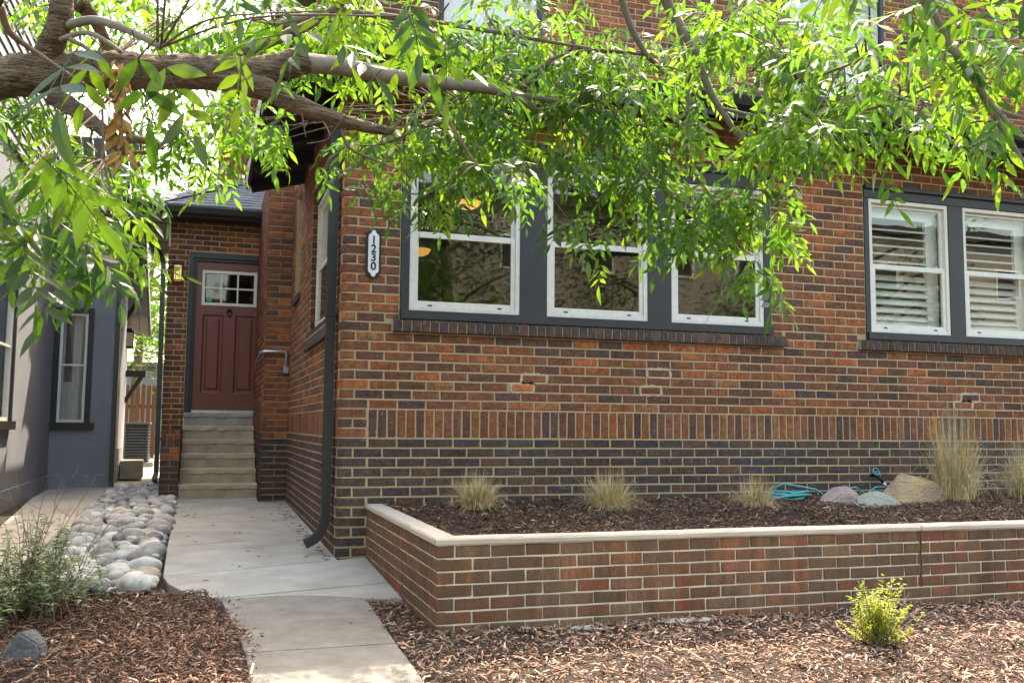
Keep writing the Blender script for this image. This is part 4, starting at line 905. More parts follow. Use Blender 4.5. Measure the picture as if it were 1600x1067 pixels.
m.box(-3.1, -2.90, AW[0], AW[1], -1.1, AW[2]); m.box(-3.1, -2.90, AW[0], AW[1], AW[3], 2.89)
BW = (-2.895, -2.41, .09, 1.645)
m.box(-3.0, BW[0], 7.10, 7.3, -1.1, 3.7); m.box(BW[1], -2.14, 7.10, 7.3, -1.1, 3.7); m.box(BW[0], BW[1], 7.10, 7.3, -1.1, BW[2]); m.box(BW[0], BW[1], 7.10, 7.3, BW[3], 3.7)
yzwall(m, -2.34, -2.142, [7.301, 9.0], -1.1); yzwall(m, -2.5, -2.26, [9.001, 11.0], -1.1, -.03)
child(m.build('stucco_wall', 'stucco'), nb)
m = MB(); m.add([(-2.90, 7.10, -.60), (-2.14, 7.10, -.60), (-2.14, 7.04, -1.0), (-2.90, 7.04, -1.0), (-2.90, 3.0, -.6), (-2.84, 3.0, -1.0), (-2.84, 7.04, -1.0)], [(0, 1, 2, 3)[::-1]])
m.box(-2.9, -2.13, 7.075, 7.098, -1.0, -.62); m.box(-2.897, -2.875, -3, 7.07, -1.0, -.62); m.box(-2.138, -2.12, 7.098, 9.0, -1.0, -.28)
child(m.build('plinth', 'stucco'), nb)
def nwin(M, w_, z0, z1, nm):
    f = MB(); f.box(0, .07, -.03, .06, z0, z1); f.box(w_ - .07, w_, -.03, .06, z0, z1); f.box(.07, w_ - .07, -.028, .06, z1 - .07, z1); f.box(-.10, w_ + .06, -.06, .06, z0 - .09, z0)
    o = f.build('window_casing', 'black_paint'); o.data.transform(M); child(o, nb)
    fr = frame(MB(), .07, w_ - .07, z0, z1 - .07, -.006, .05, .035, .035, .04, .035); fr.box(.105, w_ - .105, .0, .02, (z0 + z1) / 2 - .012, (z0 + z1) / 2 + .012); q = fr.build('window_frame', 'white_vinyl'); q.data.transform(M); q.parent = o
    g_ = MB().box(.10, w_ - .10, .022, .026, z0 + .04, z1 - .1).build('pane', 'glass'); g_.data.transform(M); g_.parent = o
    c = MB()
    for i in range(16): a = .08 + (w_ - .16) * i / 16; c.box(a, a + (w_ - .16) / 16, .12 + .02 * (i % 2), .13 + .02 * (i % 2), z0, z1) if i > 6 or i < 2 else None
    c.box(.0, w_, .16, .165, z0, z0 + .55); k = c.build('curtain', 'curtain'); k.data.transform(M); k.parent = o
nwin(Matrix.Translation((BW[0], 7.10, 0)), BW[1] - BW[0], BW[2], BW[3], 'B')
nwin(Matrix.Translation((-2.90, AW[0], 0)) @ Matrix.Rotation(math.pi / 2, 4, 'Z'), AW[1] - AW[0], AW[2], AW[3], 'A')
m = MB(); m.box(-6, -3.11, -3, 7, -1.1, 2.88); m.box(-6, -2.6, 7.5, 10.9, -1.1, 1.7); child(m.build('inner_wall', 'room'), nb)
# gable roof whose rake overhangs the side yard
m = MB(); ysr = [6.75, 7.0, 11.25]; vs = []
for x in (-9, -1.92):
    for y in ysr: vs += [(x, y, ROOFZ(y)), (x, y, ROOFZ(y) + .10)]
m.add(vs, [(1, 7, 9, 3), (3, 9, 11, 5), (5, 11, 10, 4), (1, 0, 6, 7)]); child(m.build('roof', 'shingle'), nb)
for a, b in ((7.0 + 1e-4, 11.25),):
    i = 0; n = int((b - a) / .19)
    for k in range(1): 
        sm = MB()
        for j in range(9):
            x0, x1 = -1.94 - j * .15, -1.94 - j * .15 - .142
            sm.add([(x0, a, ROOFZ(a) - .004), (x1, a, ROOFZ(a) - .004), (x1, b, ROOFZ(b) - .004), (x0, b, ROOFZ(b) - .004), (x0, a, ROOFZ(a) - .02), (x1, a, ROOFZ(a) - .02), (x1, b, ROOFZ(b) - .02), (x0, b, ROOFZ(b) - .02)], [(4, 5, 6, 7), (0, 4, 7, 3), (1, 2, 6, 5), (0, 1, 5, 4), (3, 7, 6, 2)])
        child(sm.build('soffit_board', 'soffit'), nb)
    child(MB().bar((-1.915, a, ROOFZ(a) + .035), (-1.915, b, ROOFZ(b) + .035), .035, .20).build('rake_board', 'black_paint'), nb)
for y in (8.0, 10.0, 10.85):
    z = ROOFZ(y) - .12 if y < 10.5 else .95; xw = -2.16 if y < 9 else -2.27
    b = MB(); b.box(xw, -1.93, y - .055, y + .055, z - .06, z + .05); b.bar((xw, y, z - .50), (-2.0, y, z - .05), .07, .07, up=(0, 1, 0)); child(b.build('eave_bracket', 'black_paint'), nb)
# lap siding of the gable above the stucco
m = MB()
for i in range(26):
    z = 2.25 + i * .13
    z += .63; m.add([(-2.862, .0, z), (-2.862, 6.9, z), (-2.880, 6.9, z + .135), (-2.880, .0, z + .135), (-2.9, 0, z), (-2.9, 6.9, z)], [(0, 1, 2, 3), (0, 4, 5, 1)])
m.box(-6, -2.9, 0, 6.9, 2.96, 6.5); child(m.build('lap_siding', 'siding'), nb)
child(spout([(-2.10, 7.06, 3.6), (-2.10, 7.06, .5), (-2.10, 7.06, -.70), (-2.08, 7.05, -.80), (-2.0, 7.03, -.86), (-1.90, 7.0, -.88)], .07, .06, 'downspout', None), nb)
child(spout([(-2.2, 9.04, 2.9), (-2.2, 9.04, .2), (-2.2, 9.04, -.6)], .07, .06, 'downspout', None), nb)
yl = empty('yard_lantern', (-2.1, 9.6, 1.4), label='small black lantern with white glass on the stucco wall under eaves', cat='lantern')
child(MB().box(-2.26, -2.13, 9.95, 10.0, 1.33, 1.66).build('lantern_back', 'iron'), yl); child(MB().box(-2.22, -2.10, 9.85, 9.95, 1.35, 1.58).build('lantern_glass', 'white_vinyl'), yl)
m = MB(); m.box(-2.235, -2.085, 9.835, 9.965, 1.58, 1.61); m.box(-2.235, -2.085, 9.835, 9.965, 1.325, 1.35); [m.box(x, x + .01, 9.838, 9.85, 1.35, 1.58) for x in (-2.23, -2.10)]; child(m.build('lantern_cage', 'iron'), yl)

ac = empty('air_conditioner', (-2.0, 13.2, gz(8)), label='dark louvred air conditioner unit on a pad in the side yard', cat='air conditioner')
x0, x1, ya, yb, za, zb = -2.40, -1.95, 12.95, 13.45, gz(8) + .09, .10
child(MB().box(x0 + .03, x1 - .03, ya + .03, yb - .03, za, zb - .03).build('coil', 'ink'), ac); child(MB().box(x0 - .02, x1 + .02, ya - .02, yb + .02, zb - .04, zb).build('top_cover', 'ac_metal', bevel=.01), ac)
child(MB().box(x0 - .08, x1 + .1, ya - .08, yb + .08, gz(8), za).build('pad', 'concrete'), ac)
m = MB()
for x in (x0, x1 - .03):
    for y in (ya, yb - .03): m.box(x, x + .03, y, y + .03, za, zb - .04)
child(m.build('corner_posts', 'ac_metal'), ac)
for i in range(13):
    z = za + .03 + i * .056; s = MB(); s.add([(x0 + .03, ya + .025, z + .03), (x1 - .03, ya + .025, z + .03), (x1 - .03, ya - .004, z), (x0 + .03, ya - .004, z)], [(0, 1, 2, 3)]); s.add([(x1 - .03, ya + .03, z + .03), (x1 - .03, yb - .03, z + .03), (x1 + .004, yb - .03, z), (x1 + .004, ya + .03, z)], [(0, 1, 2, 3)])
    child(s.build('louvre', 'ac_metal'), ac)
tag(MB().box(-2.11, -1.80, 8.45, 8.95, gz(8) + .012, gz(8) + .29).build('concrete_block', 'concrete_step', bevel=.015), 'grey concrete block standing under the stucco house downspout', 'block')
fence = empty('wooden_fence', (-2.0, 18, gz(18)), label='orange brown wooden picket fence closing the side yard', cat='fence')
for i in range(26):
    x = -4.3 + i * .125; h = 1.02 + random.uniform(-.02, .02); child(MB().add([(a, y, z) for y in (18.0, 18.02) for a, z in ((x, gz(18)), (x + .098, gz(18)), (x + .098, h - .03), (x + .07, h), (x + .028, h), (x, h - .03))], [(0, 1, 2, 3, 4, 5), (11, 10, 9, 8, 7, 6)] + [(k, 6 + k, 6 + (k + 1) % 6, (k + 1) % 6) for k in range(6)]).build('picket', 'fence_wood'), fence)
for z in (-.35, .45): child(MB().box(-4.3, -1.0, 18.021, 18.06, z, z + .09).build('fence_rail', 'fence_wood'), fence)
bk = empty('garage', (-3, 27, gz(27)), label='pale lap sided garage beyond the wooden fence', cat='garage')
m = MB(); m.box(-8, -1.6, 26, 32, -1, 1.9); child(m.build('garage_wall', 'siding'), bk); child(MB().prism([(-8.3, 25.7), (-1.3, 25.7), (-1.3, 32.3), (-8.3, 32.3)], 1.9, 2.05).build('garage_roof', 'shingle'), bk)

# ================================================================== TREES
def leaflet(m_v, m_f, base, d, up, ln, wd, rg):
    d = d.normalized(); s = d.cross(up)
    if s.length < 1e-3: s = d.orthogonal()
    s.normalize(); u = s.cross(d); o = len(m_v); cv = rg.uniform(-.05, .45); fold = rg.uniform(.05, .28)
    prof = [(0, .06), (.22, .72), (.45, 1), (.72, .66), (1, 0)]
    for q, wv in prof:
        c = base + d * (ln * q) - u * (ln * cv * q * q)
        if wv == 0: m_v.append(c)
        else: m_v += [c - s * (wd * wv / 2) + u * (fold * wd * wv / 2), c, c + s * (wd * wv / 2) + u * (fold * wd * wv / 2)]
    for k in range(3):
        a = o + k * 3; m_f += [(a, a + 1, a + 4), (a, a + 4, a + 3), (a + 1, a + 2, a + 5), (a + 1, a + 5, a + 4)]
    a = o + 9; m_f += [(a, a + 1, a + 3), (a + 1, a + 2, a + 3)]
LEAFV = []
rg = random.Random(3)
for k in range(10):                                          # compound leaves: a drooping stalk with five to seven leaflets
    V, F = [], []; n = rg.choice((2, 2, 3, 3)); ln = rg.uniform(.13, .18); pts = []
    for q in np.linspace(0, 1, n + 2): pts.append(Vector((ln * q, 0, -.05 * q * q - .01 * q)))
    for i in range(1, n + 1):
        for sd in (-1, 1):
            leaflet(V, F, pts[i] + Vector((0, sd * .002, 0)), Vector((.62 + rg.uniform(-.15, .2), sd * (.8 + rg.uniform(-.2, .2)), rg.uniform(-.75, -.05))), Vector((0, 0, 1)) + Vector((rg.uniform(-.3, .3), sd * rg.uniform(-.5, .1), 0)), rg.uniform(.068, .096), rg.uniform(.020, .029), rg)
    leaflet(V, F, pts[-1], Vector((1, rg.uniform(-.2, .2), rg.uniform(-.7, -.2))), Vector((0, 0, 1)), rg.uniform(.08, .105), rg.uniform(.023, .031), rg)
    for i in range(n + 1):                                   # the stalk: a thin three-sided strip
        a, b = pts[i], pts[i + 1]; o = len(V); V += [a + Vector((0, .0011, 0)), a - Vector((0, .0011, 0)), a + Vector((0, 0, -.0018)), b + Vector((0, .0009, 0)), b - Vector((0, .0009, 0)), b + Vector((0, 0, -.0014))]
        F += [(o, o + 1, o + 4), (o, o + 4, o + 3), (o + 1, o + 2, o + 5), (o + 1, o + 5, o + 4), (o + 2, o, o + 3), (o + 2, o + 3, o + 5)]
    me = bpy.data.meshes.new('leaf'); me.from_pydata(V, [], F); me.update(); me.materials.append(MATS['leaf_o'])
    LEAFV.append((me, np.array([tuple(v) for v in V]), np.array(F)))
ash = empty('ash_tree', (-3.3, -3.0, gz(-3.0)), label='leafy tree whose thick limb and green sprays hang before the house', cat='tree')
wood = {'bark': MB(), 'bark_grey': MB(), 'twig': MB()}
def smooth_path(pts, n=6):
    P_ = [Vector(p) for p in pts]; out = []
    for i in range(len(P_) - 1):
        a, b, c, d = P_[max(i - 1, 0)], P_[i], P_[i + 1], P_[min(i + 2, len(P_) - 1)]
        for k in range(n):
            t = k / n; out.append(.5 * ((2 * b) + (c - a) * t + (2 * a - 5 * b + 4 * c - d) * t * t + (3 * b - a - 3 * c + d) * t ** 3))
    return out + [P_[-1]]
ends = []
def limb(pts, r0, r1, kind, n=10, wob=.04, sm=6, keep=True):
    p = smooth_path(pts, sm); k = len(p)
    if kind == 'bark' and r0 > .03: p = smooth_path(pts, sm * 3); k = len(p); n = 30; wob = .02
    wood[kind].tube(p, [r0 + (r1 - r0) * i / (k - 1) for i in range(k)], n, wob=wob, ridge=.16 if kind == 'bark' and r0 > .03 else 0)
    if keep: ends.extend((q, r0 + (r1 - r0) * i / (k - 1)) for i, q in enumerate(p))
    return p
Q = lambda *a: [P3(*t) for t in a]
tk = Vector((-3.3, -3.0, gz(-3.0) - .2))
limb([tk, tk + Vector((.02, 0, .9)), tk + Vector((-.02, .02, 1.7)), tk + Vector((-.1, .05, 2.6)), tk + Vector((-.2, .1, 4.4))], .20, .11, 'bark', 16, .06)
limb([tk + Vector((0, 0, 1.9))] + Q((-300, 190, 3.3), (-120, 150, 3.35), (0, 122, 3.38), (90, 112, 3.4), (190, 110, 3.42), (320, 114, 3.45), (410, 112, 3.5), (480, 92, 3.55)), .088, .050, 'bark', 18, .07, 10)
limb(Q((330, 118, 3.46), (400, 134, 3.46), (450, 158, 3.5), (505, 180, 3.55), (560, 196, 3.65), (610, 206, 3.8)), .050, .016, 'bark', 12, .05)
limb(Q((455, 98, 3.54), (530, 104, 3.65), (600, 118, 3.75), (690, 130, 3.85), (770, 140, 3.95), (815, 155, 4.0), (835, 172, 4.05)), .040, .014, 'bark_grey', 12, .03)
limb(Q((805, 148, 4.0), (835, 118, 4.05), (868, 92, 4.1), (930, 80, 4.15), (1010, 86, 4.2)), .020, .006, 'bark', 8)
limb(Q((820, 150, 4.0), (900, 165, 4.1), (980, 190, 4.2), (1080, 215, 4.3)), .014, .005, 'bark_grey', 8)
limb(Q((85, 150, 3.36), (130, 180, 3.34), (170, 212, 3.32), (192, 240, 3.32)), .036, .013, 'bark', 10)
limb(Q((180, 222, 3.32), (215, 218, 3.35), (245, 226, 3.4), (255, 232, 3.4)), .018, .010, 'bark', 8)
limb(Q((192, 238, 3.32), (160, 252, 3.3)), .006, .004, 'twig', 6); limb(Q((200, 240, 3.32), (240, 235, 3.3), (262, 228, 3.35)), .006, .003, 'twig', 6)
limb(Q((60, 120, 3.4), (80, 70, 3.35), (95, 30, 3.3), (100, -60, 3.3)), .046, .034, 'bark', 12)
limb(Q((105, 40, 3.3), (150, 32, 3.25), (200, 48, 3.2), (252, 74, 3.15)), .017, .011, 'bark_grey', 10)
limb(Q((95, 62, 3.3), (140, 52, 3.2), (190, 82, 3.2)), .010, .007, 'bark_grey', 8)
limb(Q((110, 62, 3.2), (140, 80, 3.15), (157, 110, 3.15), (160, 170, 3.15), (161, 250, 3.15)), .0085, .004, 'twig', 7)
limb(Q((0, 10, 2.9), (15, 50, 2.95), (50, 78, 3.0), (120, 125, 3.05), (180, 160, 3.1)), .013, .004, 'twig', 8)
limb(Q((130, 10, 3.6), (150, 35, 3.7), (175, 90, 3.8)), .03, .02, 'bark', 8)
limb(Q((330, 108, 3.5), (380, 80, 3.6), (430, 62, 3.7), (500, 30, 3.8), (560, -20, 3.9)), .03, .014, 'bark', 8)
limb(Q((430, 40, 3.9), (520, 20, 4.0), (640, 30, 4.1), (760, 48, 4.1), (860, 66, 4.15), (960, 82, 4.2)), .018, .006, 'bark_grey', 8)
limb(Q((660, 122, 3.82), (685, 160, 3.75), (702, 190, 3.75), (735, 245, 3.75), (752, 262, 3.75)), .010, .005, 'twig', 7)
limb(Q((702, 188, 3.75), (660, 200, 3.8), (600, 225, 3.85), (560, 228, 3.8)), .006, .003, 'twig', 6)
limb(Q((750, 262, 3.75), (790, 270, 3.8), (835, 262, 3.9)), .005, .003, 'twig', 6)
limb(Q((530, 190, 3.6), (545, 230, 3.6), (585, 250, 3.65), (630, 268, 3.7)), .007, .003, 'twig', 6)
limb(Q((500, 182, 3.55), (515, 215, 3.5), (480, 225, 3.5)), .004, .002, 'twig', 6); limb(Q((470, 168, 3.5), (478, 215, 3.48)), .003, .0015, 'twig', 6)
limb(Q((1010, -80, 3.9), (1045, 10, 4.0), (1082, 75, 4.05), (1108, 140, 4.1), (1135, 185, 4.1), (1165, 230, 4.1)), .026, .010, 'bark_grey', 10)
limb(Q((960, -40, 4.1), (985, 40, 4.15), (1010, 85, 4.2), (1040, 120, 4.25), (1060, 200, 4.3)), .018, .007, 'bark_grey', 8)
limb(Q((1060, 40, 4.1), (1075, 130, 4.0), (1072, 220, 3.95), (1080, 262, 3.95), (1120, 320, 3.9), (1150, 370, 3.9)), .008, .003, 'twig', 7)
limb(Q((1150, 200, 4.05), (1180, 235, 4.0), (1215, 258, 4.0)), .009, .004, 'bark_grey', 7)
limb(Q((905, 205, 4.1), (950, 240, 4.0), (1005, 270, 3.95), (1040, 300, 3.9), (1090, 330, 3.9)), .007, .003, 'twig', 7)
limb(Q((1380, -140, 2.9), (1440, -10, 2.95), (1478, 60, 3.0), (1520, 120, 3.0), (1560, 190, 3.05), (1602, 262, 3.1)), .018, .009, 'bark_grey', 9)
limb(Q((1520, 122, 3.0), (1560, 175, 2.95), (1620, 235, 2.9)), .009, .005, 'bark_grey', 7); limb(Q((1545, 168, 3.05), (1600, 184, 3.0), (1660, 195, 3.0)), .007, .004, 'bark_grey', 7)
limb(Q((1130, 170, 4.1), (1230, 190, 3.9), (1320, 180, 3.6), (1420, 150, 3.4), (1500, 110, 3.1)), .008, .004, 'bark_grey', 7)
limb(Q((1478, 60, 3.0), (1400, 70, 3.1), (1330, 100, 3.2), (1250, 130, 3.4)), .007, .003, 'twig', 7)
limb(Q((690, 130, 3.85), (690, 150, 4.6), (700, 185, 5.4), (740, 215, 6.2)), .012, .004, 'bark_grey', 7); limb(Q((1080, 215, 4.3), (1075, 215, 5.2), (1080, 225, 6.2), (1190, 245, 6.6)), .008, .003, 'bark_grey', 7)
# the limbs above the picture that carry all this
hi = tk + Vector((-.15, .08, 3.9))
limb([hi] + Q((300, -420, 3.7), (700, -330, 3.9), (1010, -80, 3.9)), .07, .026, 'bark', 10); limb([hi] + Q((500, -700, 3.2), (1000, -500, 3.1), (1380, -140, 2.9)), .07, .018, 'bark', 10)
limb([hi] + Q((300, -300, 4.0), (650, -160, 4.1), (960, -40, 4.1)), .05, .018, 'bark', 9); limb([tk + Vector((-.05, .03, 2.2))] + Q((-80, -60, 3.5), (130, 10, 3.6)), .06, .03, 'bark', 9)

CL = [  # photo direction x, y, distance, half width, half height (px), number of compound leaves, leaf scale
    (25, 190, 1.55, 35, 35, 4, 1.15), (30, 290, 1.75, 45, 55, 6, 1.15), (45, 325, 2.1, 50, 40, 6, 1.1), (95, 280, 2.3, 50, 45, 8, 1.1), (10, 290, 1.9, 25, 50, 5, 1.1),
    (150, 350, 2.9, 70, 55, 44, .95), (150, 398, 3.1, 45, 18, 12, .95), (50, 300, 2.9, 70, 70, 34, 1.0), (120, 255, 3.7, 100, 45, 34, 1.0), (200, 310, 3.3, 30, 45, 8, .95),
    (300, 175, 5.0, 115, 45, 60, 1.1), (330, 225, 5.0, 75, 40, 28, 1.05), (210, 30, 4.9, 170, 40, 60, 1.1), (390, 30, 4.6, 130, 35, 46, 1.1), (60, 10, 4.4, 80, 35, 24, 1.1), (480, 110, 4.9, 60, 35, 10, 1.05), (50, 170, 4.4, 60, 50, 26, 1.0),
    (455, 205, 3.5, 22, 16, 4, .9), (225, 8, 1.75, 45, 14, 4, 1.1), (310, 8, 2.2, 50, 14, 4, 1.1), (520, 10, 1.9, 60, 18, 5, 1.1), (590, 45, 2.0, 45, 25, 4, 1.1), (640, 40, 2.3, 30, 30, 3, 1.1),
    (600, 40, 4.2, 120, 45, 56, 1.05), (690, 175, 4.2, 110, 45, 56, 1.0), (775, 235, 4.0, 105, 34, 44, 1.0), (640, 225, 4.1, 65, 32, 18, .95), (580, 200, 4.0, 45, 25, 12, .9), (860, 95, 4.2, 125, 75, 70, 1.0), (900, 195, 4.2, 90, 50, 42, 1.0), (745, 40, 4.4, 110, 40, 26, 1.0),
    (990, 175, 4.2, 110, 75, 66, 1.0), (1070, 275, 4.1, 105, 70, 74, 1.0), (1125, 355, 4.0, 95, 48, 60, 1.0), (985, 325, 4.0, 50, 35, 20, .95), (1190, 295, 4.0, 65, 65, 40, 1.0), (1215, 205, 4.0, 85, 55, 44, 1.0), (1060, 60, 4.3, 110, 60, 34, 1.0), (1130, 415, 3.9, 60, 20, 14, .95),
    (1180, 45, 3.8, 110, 45, 40, 1.0), (1290, 70, 3.4, 80, 55, 34, 1.0), (1305, 175, 3.3, 60, 40, 18, 1.05), (1420, 170, 3.4, 60, 35, 16, 1.05), (1450, 45, 3.0, 110, 45, 34, 1.05), (1545, 95, 2.9, 60, 65, 26, 1.05), (1560, 190, 3.0, 50, 28, 9, 1.0), (1570, 10, 2.2, 60, 20, 6, 1.1), (1380, 8, 2.3, 70, 18, 7, 1.1), (1500, 215, 3.2, 35, 18, 4, 1.0),
    (655, 295, 3.9, 30, 24, 7, .9), (565, 262, 3.8, 16, 18, 3, .85), (870, 350, 3.9, 25, 22, 5, .9), (720, 295, 3.8, 50, 22, 9, .9), (1235, 370, 3.95, 20, 35, 8, .95),
    (660, 215, 6.2, 45, 40, 16, 1.15), (740, 222, 6.2, 55, 42, 20, 1.15), (775, 285, 6.0, 40, 22, 9, 1.1),
    (980, 110, 4.6, 150, 45, 34, 1.05), (1340, 125, 3.8, 110, 45, 30, 1.05), (1240, 15, 3.9, 130, 30, 26, 1.05), (690, 90, 4.6, 120, 50, 30, 1.05), (1490, 150, 3.6, 70, 35, 14, 1.05), (830, 15, 4.3, 120, 30, 20, 1.05), (470, 40, 4.4, 90, 35, 14, 1.05),
    # crown above and beside the picture; dense unseen clusters added to shade near leaves
    (-160, 150, 3.4, 110, 200, 36, 1.0), (150, -120, 3.8, 240, 70, 50, 1.0), (600, -130, 4.0, 250, 70, 50, 1.0), (1000, -110, 4.0, 220, 70, 46, 1.0), (1400, -120, 3.2, 220, 80, 40, 1.0), (400, -420, 3.6, 420, 160, 60, 1.0), (150, -520, 2.5, 260, 160, 110, 1.0), (650, -470, 2.6, 260, 140, 90, 1.0), (1150, -470, 2.6, 260, 130, 80, 1.0), (1450, -420, 2.4, 200, 120, 60, 1.0), (-250, -300, 3.6, 250, 250, 60, 1.0), (1720, 120, 2.9, 70, 120, 12, 1.0)]
leaves = []; rg = random.Random(21)
EN = np.array([tuple(e[0]) for e in ends])
for cx, cy, dist, rx, ry, n, scl in CL:
    if dist >= 3.2 and cy > -60 and 0 < cx < 1600: n = int(n * (1.65 if cy < 130 else 0.95 if 900 < cx < 1300 and cy > 240 else 1.7))
    ncl = max(1, n // 7); hubs = []
    for _ in range(ncl):
        while True:
            a, b = rg.uniform(-1, 1), rg.uniform(-1, 1)
            if a * a + b * b < 1: break
        h = P3(cx + a * rx, cy + b * ry, dist + rg.uniform(-.35, .35) * min(1, rx / 70)); hubs.append(h)
        j = int(np.argmin(((EN - np.array(h)) ** 2).sum(1))); s0 = ends[j][0]
        if (h - s0).length < 1.6:                            # a twig from the nearest branch to the spray
            mid = s0.lerp(h, .5) + Vector((rg.uniform(-.05, .05), rg.uniform(-.05, .05), rg.uniform(.0, .07)))
            limb([s0, mid, h], min(.005, ends[j][1]), .0016, 'twig', 5, 0, 4, keep=False)
    for i in range(n):
        h = hubs[i % ncl]; pos = h + Vector((rg.gauss(0, .055), rg.gauss(0, .055), rg.gauss(0, .05)))
        out = pos - h; a = math.atan2(out.y, out.x) + rg.uniform(-.8, .8)
        q = Matrix.Rotation(a, 4, 'Z') @ Matrix.Rotation(rg.uniform(-.1, 1.0), 4, 'Y') @ Matrix.Rotation(rg.uniform(-.6, .6), 4, 'X')
        leaves.append((Matrix.Translation(pos) @ q @ Matrix.Scale(scl * rg.uniform(.66, .92), 4), rg.randrange(len(LEAFV)), tuple(c * (.42 if dist < 2.5 else 1) for c in rg.choice([(1, 1, 1), (.7, .85, .8), (1.3, 1.2, .9), (.5, .66, .6), (1.1, 1.0, 1.0), (.85, .95, .9), (1.45, 1.3, 1.0), (.6, .7, .7), (.75, .9, .95)]))))  # near sprays get a darker tint: crown shade put into the leaf colour
def size_in_view(M):
    x, y, z = to_px(M.translation); return (-1 / z) if -40 < x < 1640 and -40 < y < 600 and z > .5 else 0
order = sorted(range(len(leaves)), key=lambda i: size_in_view(leaves[i][0]))
VV, FF, CC, off = [], [], [], 0
for rank, i in enumerate(order):
    M, k, col = leaves[i]; me, V, F = LEAFV[k]
    if rank < 300:
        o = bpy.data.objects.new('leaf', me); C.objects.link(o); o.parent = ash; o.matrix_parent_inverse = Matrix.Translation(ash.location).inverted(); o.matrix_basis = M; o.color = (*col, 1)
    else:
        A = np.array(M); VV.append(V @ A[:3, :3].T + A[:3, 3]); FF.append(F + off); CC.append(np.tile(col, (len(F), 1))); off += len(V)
fo = obj('foliage', npmesh('foliage', np.concatenate(VV), np.concatenate(FF), np.concatenate(CC)), 'leaf_c'); child(fo, ash); tag(fo, kind='stuff')
child(wood['bark'].build('trunk', 'bark', smooth=True), ash); child(wood['bark_grey'].build('branches', 'bark_grey', smooth=True), ash); tag(child(wood['twig'].build('twigs', 'twig', smooth=True), ash), kind='stuff')
# spray of dry brown leaves hanging from the thick limb
m = MB(); st = MB(); rg = random.Random(8)
p0 = P3(182, 95, 3.25); st.tube([p0, P3(185, 130, 3.25), P3(190, 180, 3.25), P3(192, 240, 3.25)], .0018, 5)
for i in range(46):
    q = rg.random(); p = P3(186 + rg.gauss(0, 7), 95 + 150 * q, 3.25 + rg.gauss(0, .02)); leaf_quads(m, p, Vector((rg.gauss(0, .45), rg.gauss(0, .45), -1)), Vector((rg.gauss(0, 1), rg.gauss(0, 1), .1)), rg.uniform(.05, .095), rg.uniform(.025, .042), (1, 1, 1), rg.uniform(.1, .6), rg.uniform(-.5, .5))
dl = m.build('dry_leaves', 'dry_leaf'); child(dl, ash); dl['label'] = 'curled brown dry leaves hanging under the limb'; o = st.build('dry_stalk', 'twig'); o.parent = dl

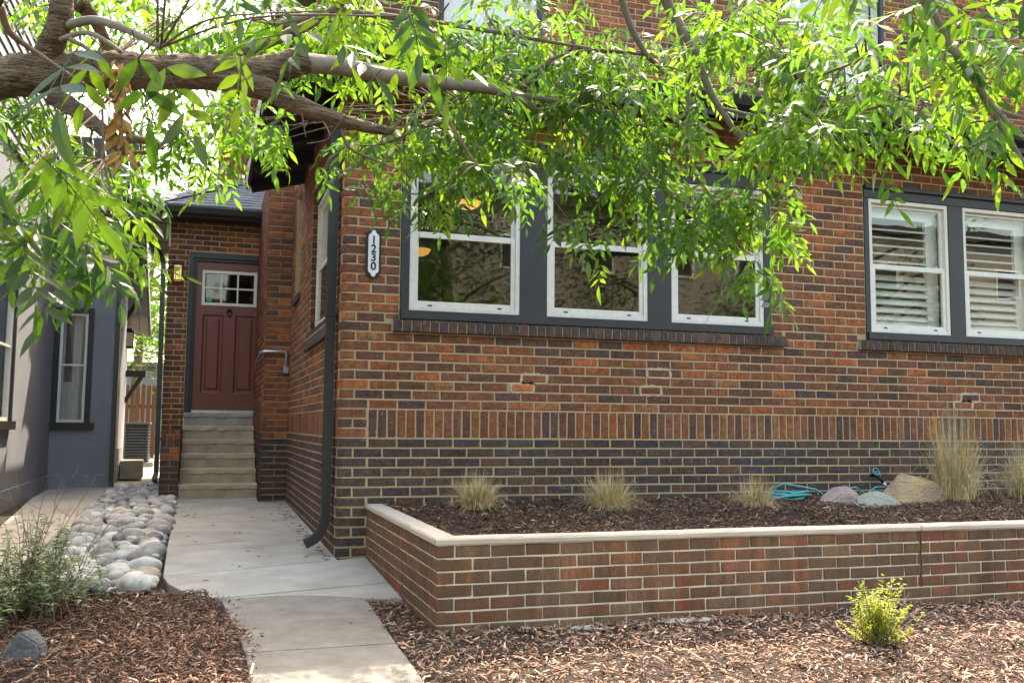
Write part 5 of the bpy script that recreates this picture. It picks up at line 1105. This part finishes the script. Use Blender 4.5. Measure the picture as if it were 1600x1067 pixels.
def tree(name, x, y, h, r, n, label, trunk=.16, leafs=.10, mt='leaf_c', seed=1, low=.35, group=None, tint=1.0):
    rg = random.Random(seed); t = empty(name, (x, y, gz(y)), label=label, cat='tree', group=group); b = MB(); z0 = gz(y); V, F, Cc = [], [], []
    top = Vector((x + rg.uniform(-.3, .3), y + rg.uniform(-.3, .3), z0 + h * .85)); base = Vector((x, y, z0 - .1)); tr = smooth_path([base, base.lerp(top, .35) + Vector((rg.uniform(-.2, .2), 0, 0)), base.lerp(top, .7), top], 5)
    b.tube(tr, [trunk * (1 - .85 * i / (len(tr) - 1)) for i in range(len(tr))], 10, wob=.06); tips = []
    for k in range(26):
        q = rg.uniform(low, .98); p = base.lerp(top, q); a = rg.uniform(0, 6.28); ln = r * rg.uniform(.45, 1.0) * (1.15 - .6 * abs(q - .6)); e = p + Vector((math.cos(a) * ln, math.sin(a) * ln, ln * rg.uniform(-.05, .6)))
        b.tube(smooth_path([p, p.lerp(e, .5) + Vector((0, 0, rg.uniform(0, .2))), e], 4), [trunk * .3 * (1 - .85 * i / 8) for i in range(9)], 6)
        for _ in range(4): tips.append(p.lerp(e, rg.uniform(.45, 1.05)) + Vector((rg.gauss(0, .25), rg.gauss(0, .25), rg.gauss(0, .25))))
    per = n // len(tips)
    for c in tips:
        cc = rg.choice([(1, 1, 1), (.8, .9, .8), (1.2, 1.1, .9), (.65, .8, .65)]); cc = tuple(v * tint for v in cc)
        for _ in range(per):
            p = c + Vector((rg.gauss(0, 1), rg.gauss(0, 1), rg.gauss(0, .8))) * (r * .15); a = rg.uniform(0, 6.28); d = Vector((math.cos(a), math.sin(a), rg.uniform(-.8, .2))).normalized(); s = d.cross(Vector((rg.gauss(0, .5), rg.gauss(0, .5), 1))).normalized(); l = leafs * rg.uniform(.7, 1.3); o = len(V)
            V += [p, p + d * l * .45 - s * l * .2, p + d * l, p + d * l * .45 + s * l * .2]; F += [(o, o + 1, o + 2), (o, o + 2, o + 3)]; Cc += [cc, cc]
    child(b.build('trunk', 'bark', smooth=True), t); child(obj('crown', npmesh('crown', np.array([tuple(v) for v in V]), np.array(F), np.array(Cc)), mt), t)
tree('backyard_tree', -2.9, 24.5, 8.5, 2.6, 5200, 'tall leafy tree behind the wooden fence beyond the side yard', .20, .16, seed=2, low=.45)
tree('backyard_tree', -1.9, 20.5, 7.5, 1.7, 3000, 'slender tree with orange brown trunk just behind the fence', .12, .14, seed=5, low=.5)
tree('backyard_tree', -4.8, 15.0, 8.0, 2.8, 5000, 'broad leafy tree rising over the stucco house roof', .2, .14, seed=7, low=.4)
tree('backyard_tree', -.75, 16.5, 8.2, 2.5, 9000, 'dense leafy tree close behind the brick entry and chimney', .18, .13, seed=23, low=.3)
tree('backyard_tree', -1.0, 30, 9.0, 3.2, 5200, 'distant leafy tree rising beyond the entry roof', .22, .2, seed=9, low=.35)
# across the street: seen only in the window glass
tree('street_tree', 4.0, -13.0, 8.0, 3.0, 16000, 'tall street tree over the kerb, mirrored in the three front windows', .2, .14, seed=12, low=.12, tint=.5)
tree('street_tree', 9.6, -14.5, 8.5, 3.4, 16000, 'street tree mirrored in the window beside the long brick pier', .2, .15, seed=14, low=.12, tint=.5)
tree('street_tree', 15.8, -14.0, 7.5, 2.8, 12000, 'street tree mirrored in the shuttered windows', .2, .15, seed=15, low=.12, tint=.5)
bb = empty('beige_building', (22, -34, gz(-9)), label='beige stucco apartment building over the road with dark square windows', cat='building')
m = MB().box(2, 44, -42, -34, -1.3, 10.5); child(m.build('building_wall', 'beige'), bb); child(MB().box(1.6, 44.4, -42.4, -33.6, 10.5, 10.9).build('building_roof', 'dark_wood'), bb)
for i in range(10):
    for z in (.6, 4.0, 7.4): x = 3.5 + i * 4.1; child(frame(MB(), x, x + 1.7, z, z + 1.5, -34.02, -33.93, .1, .1, .1, .1).build('window', 'white_vinyl'), bb); child(MB().box(x + .1, x + 1.6, -33.98, -33.96, z + .1, z + 1.4).build('pane', 'ink'), bb)
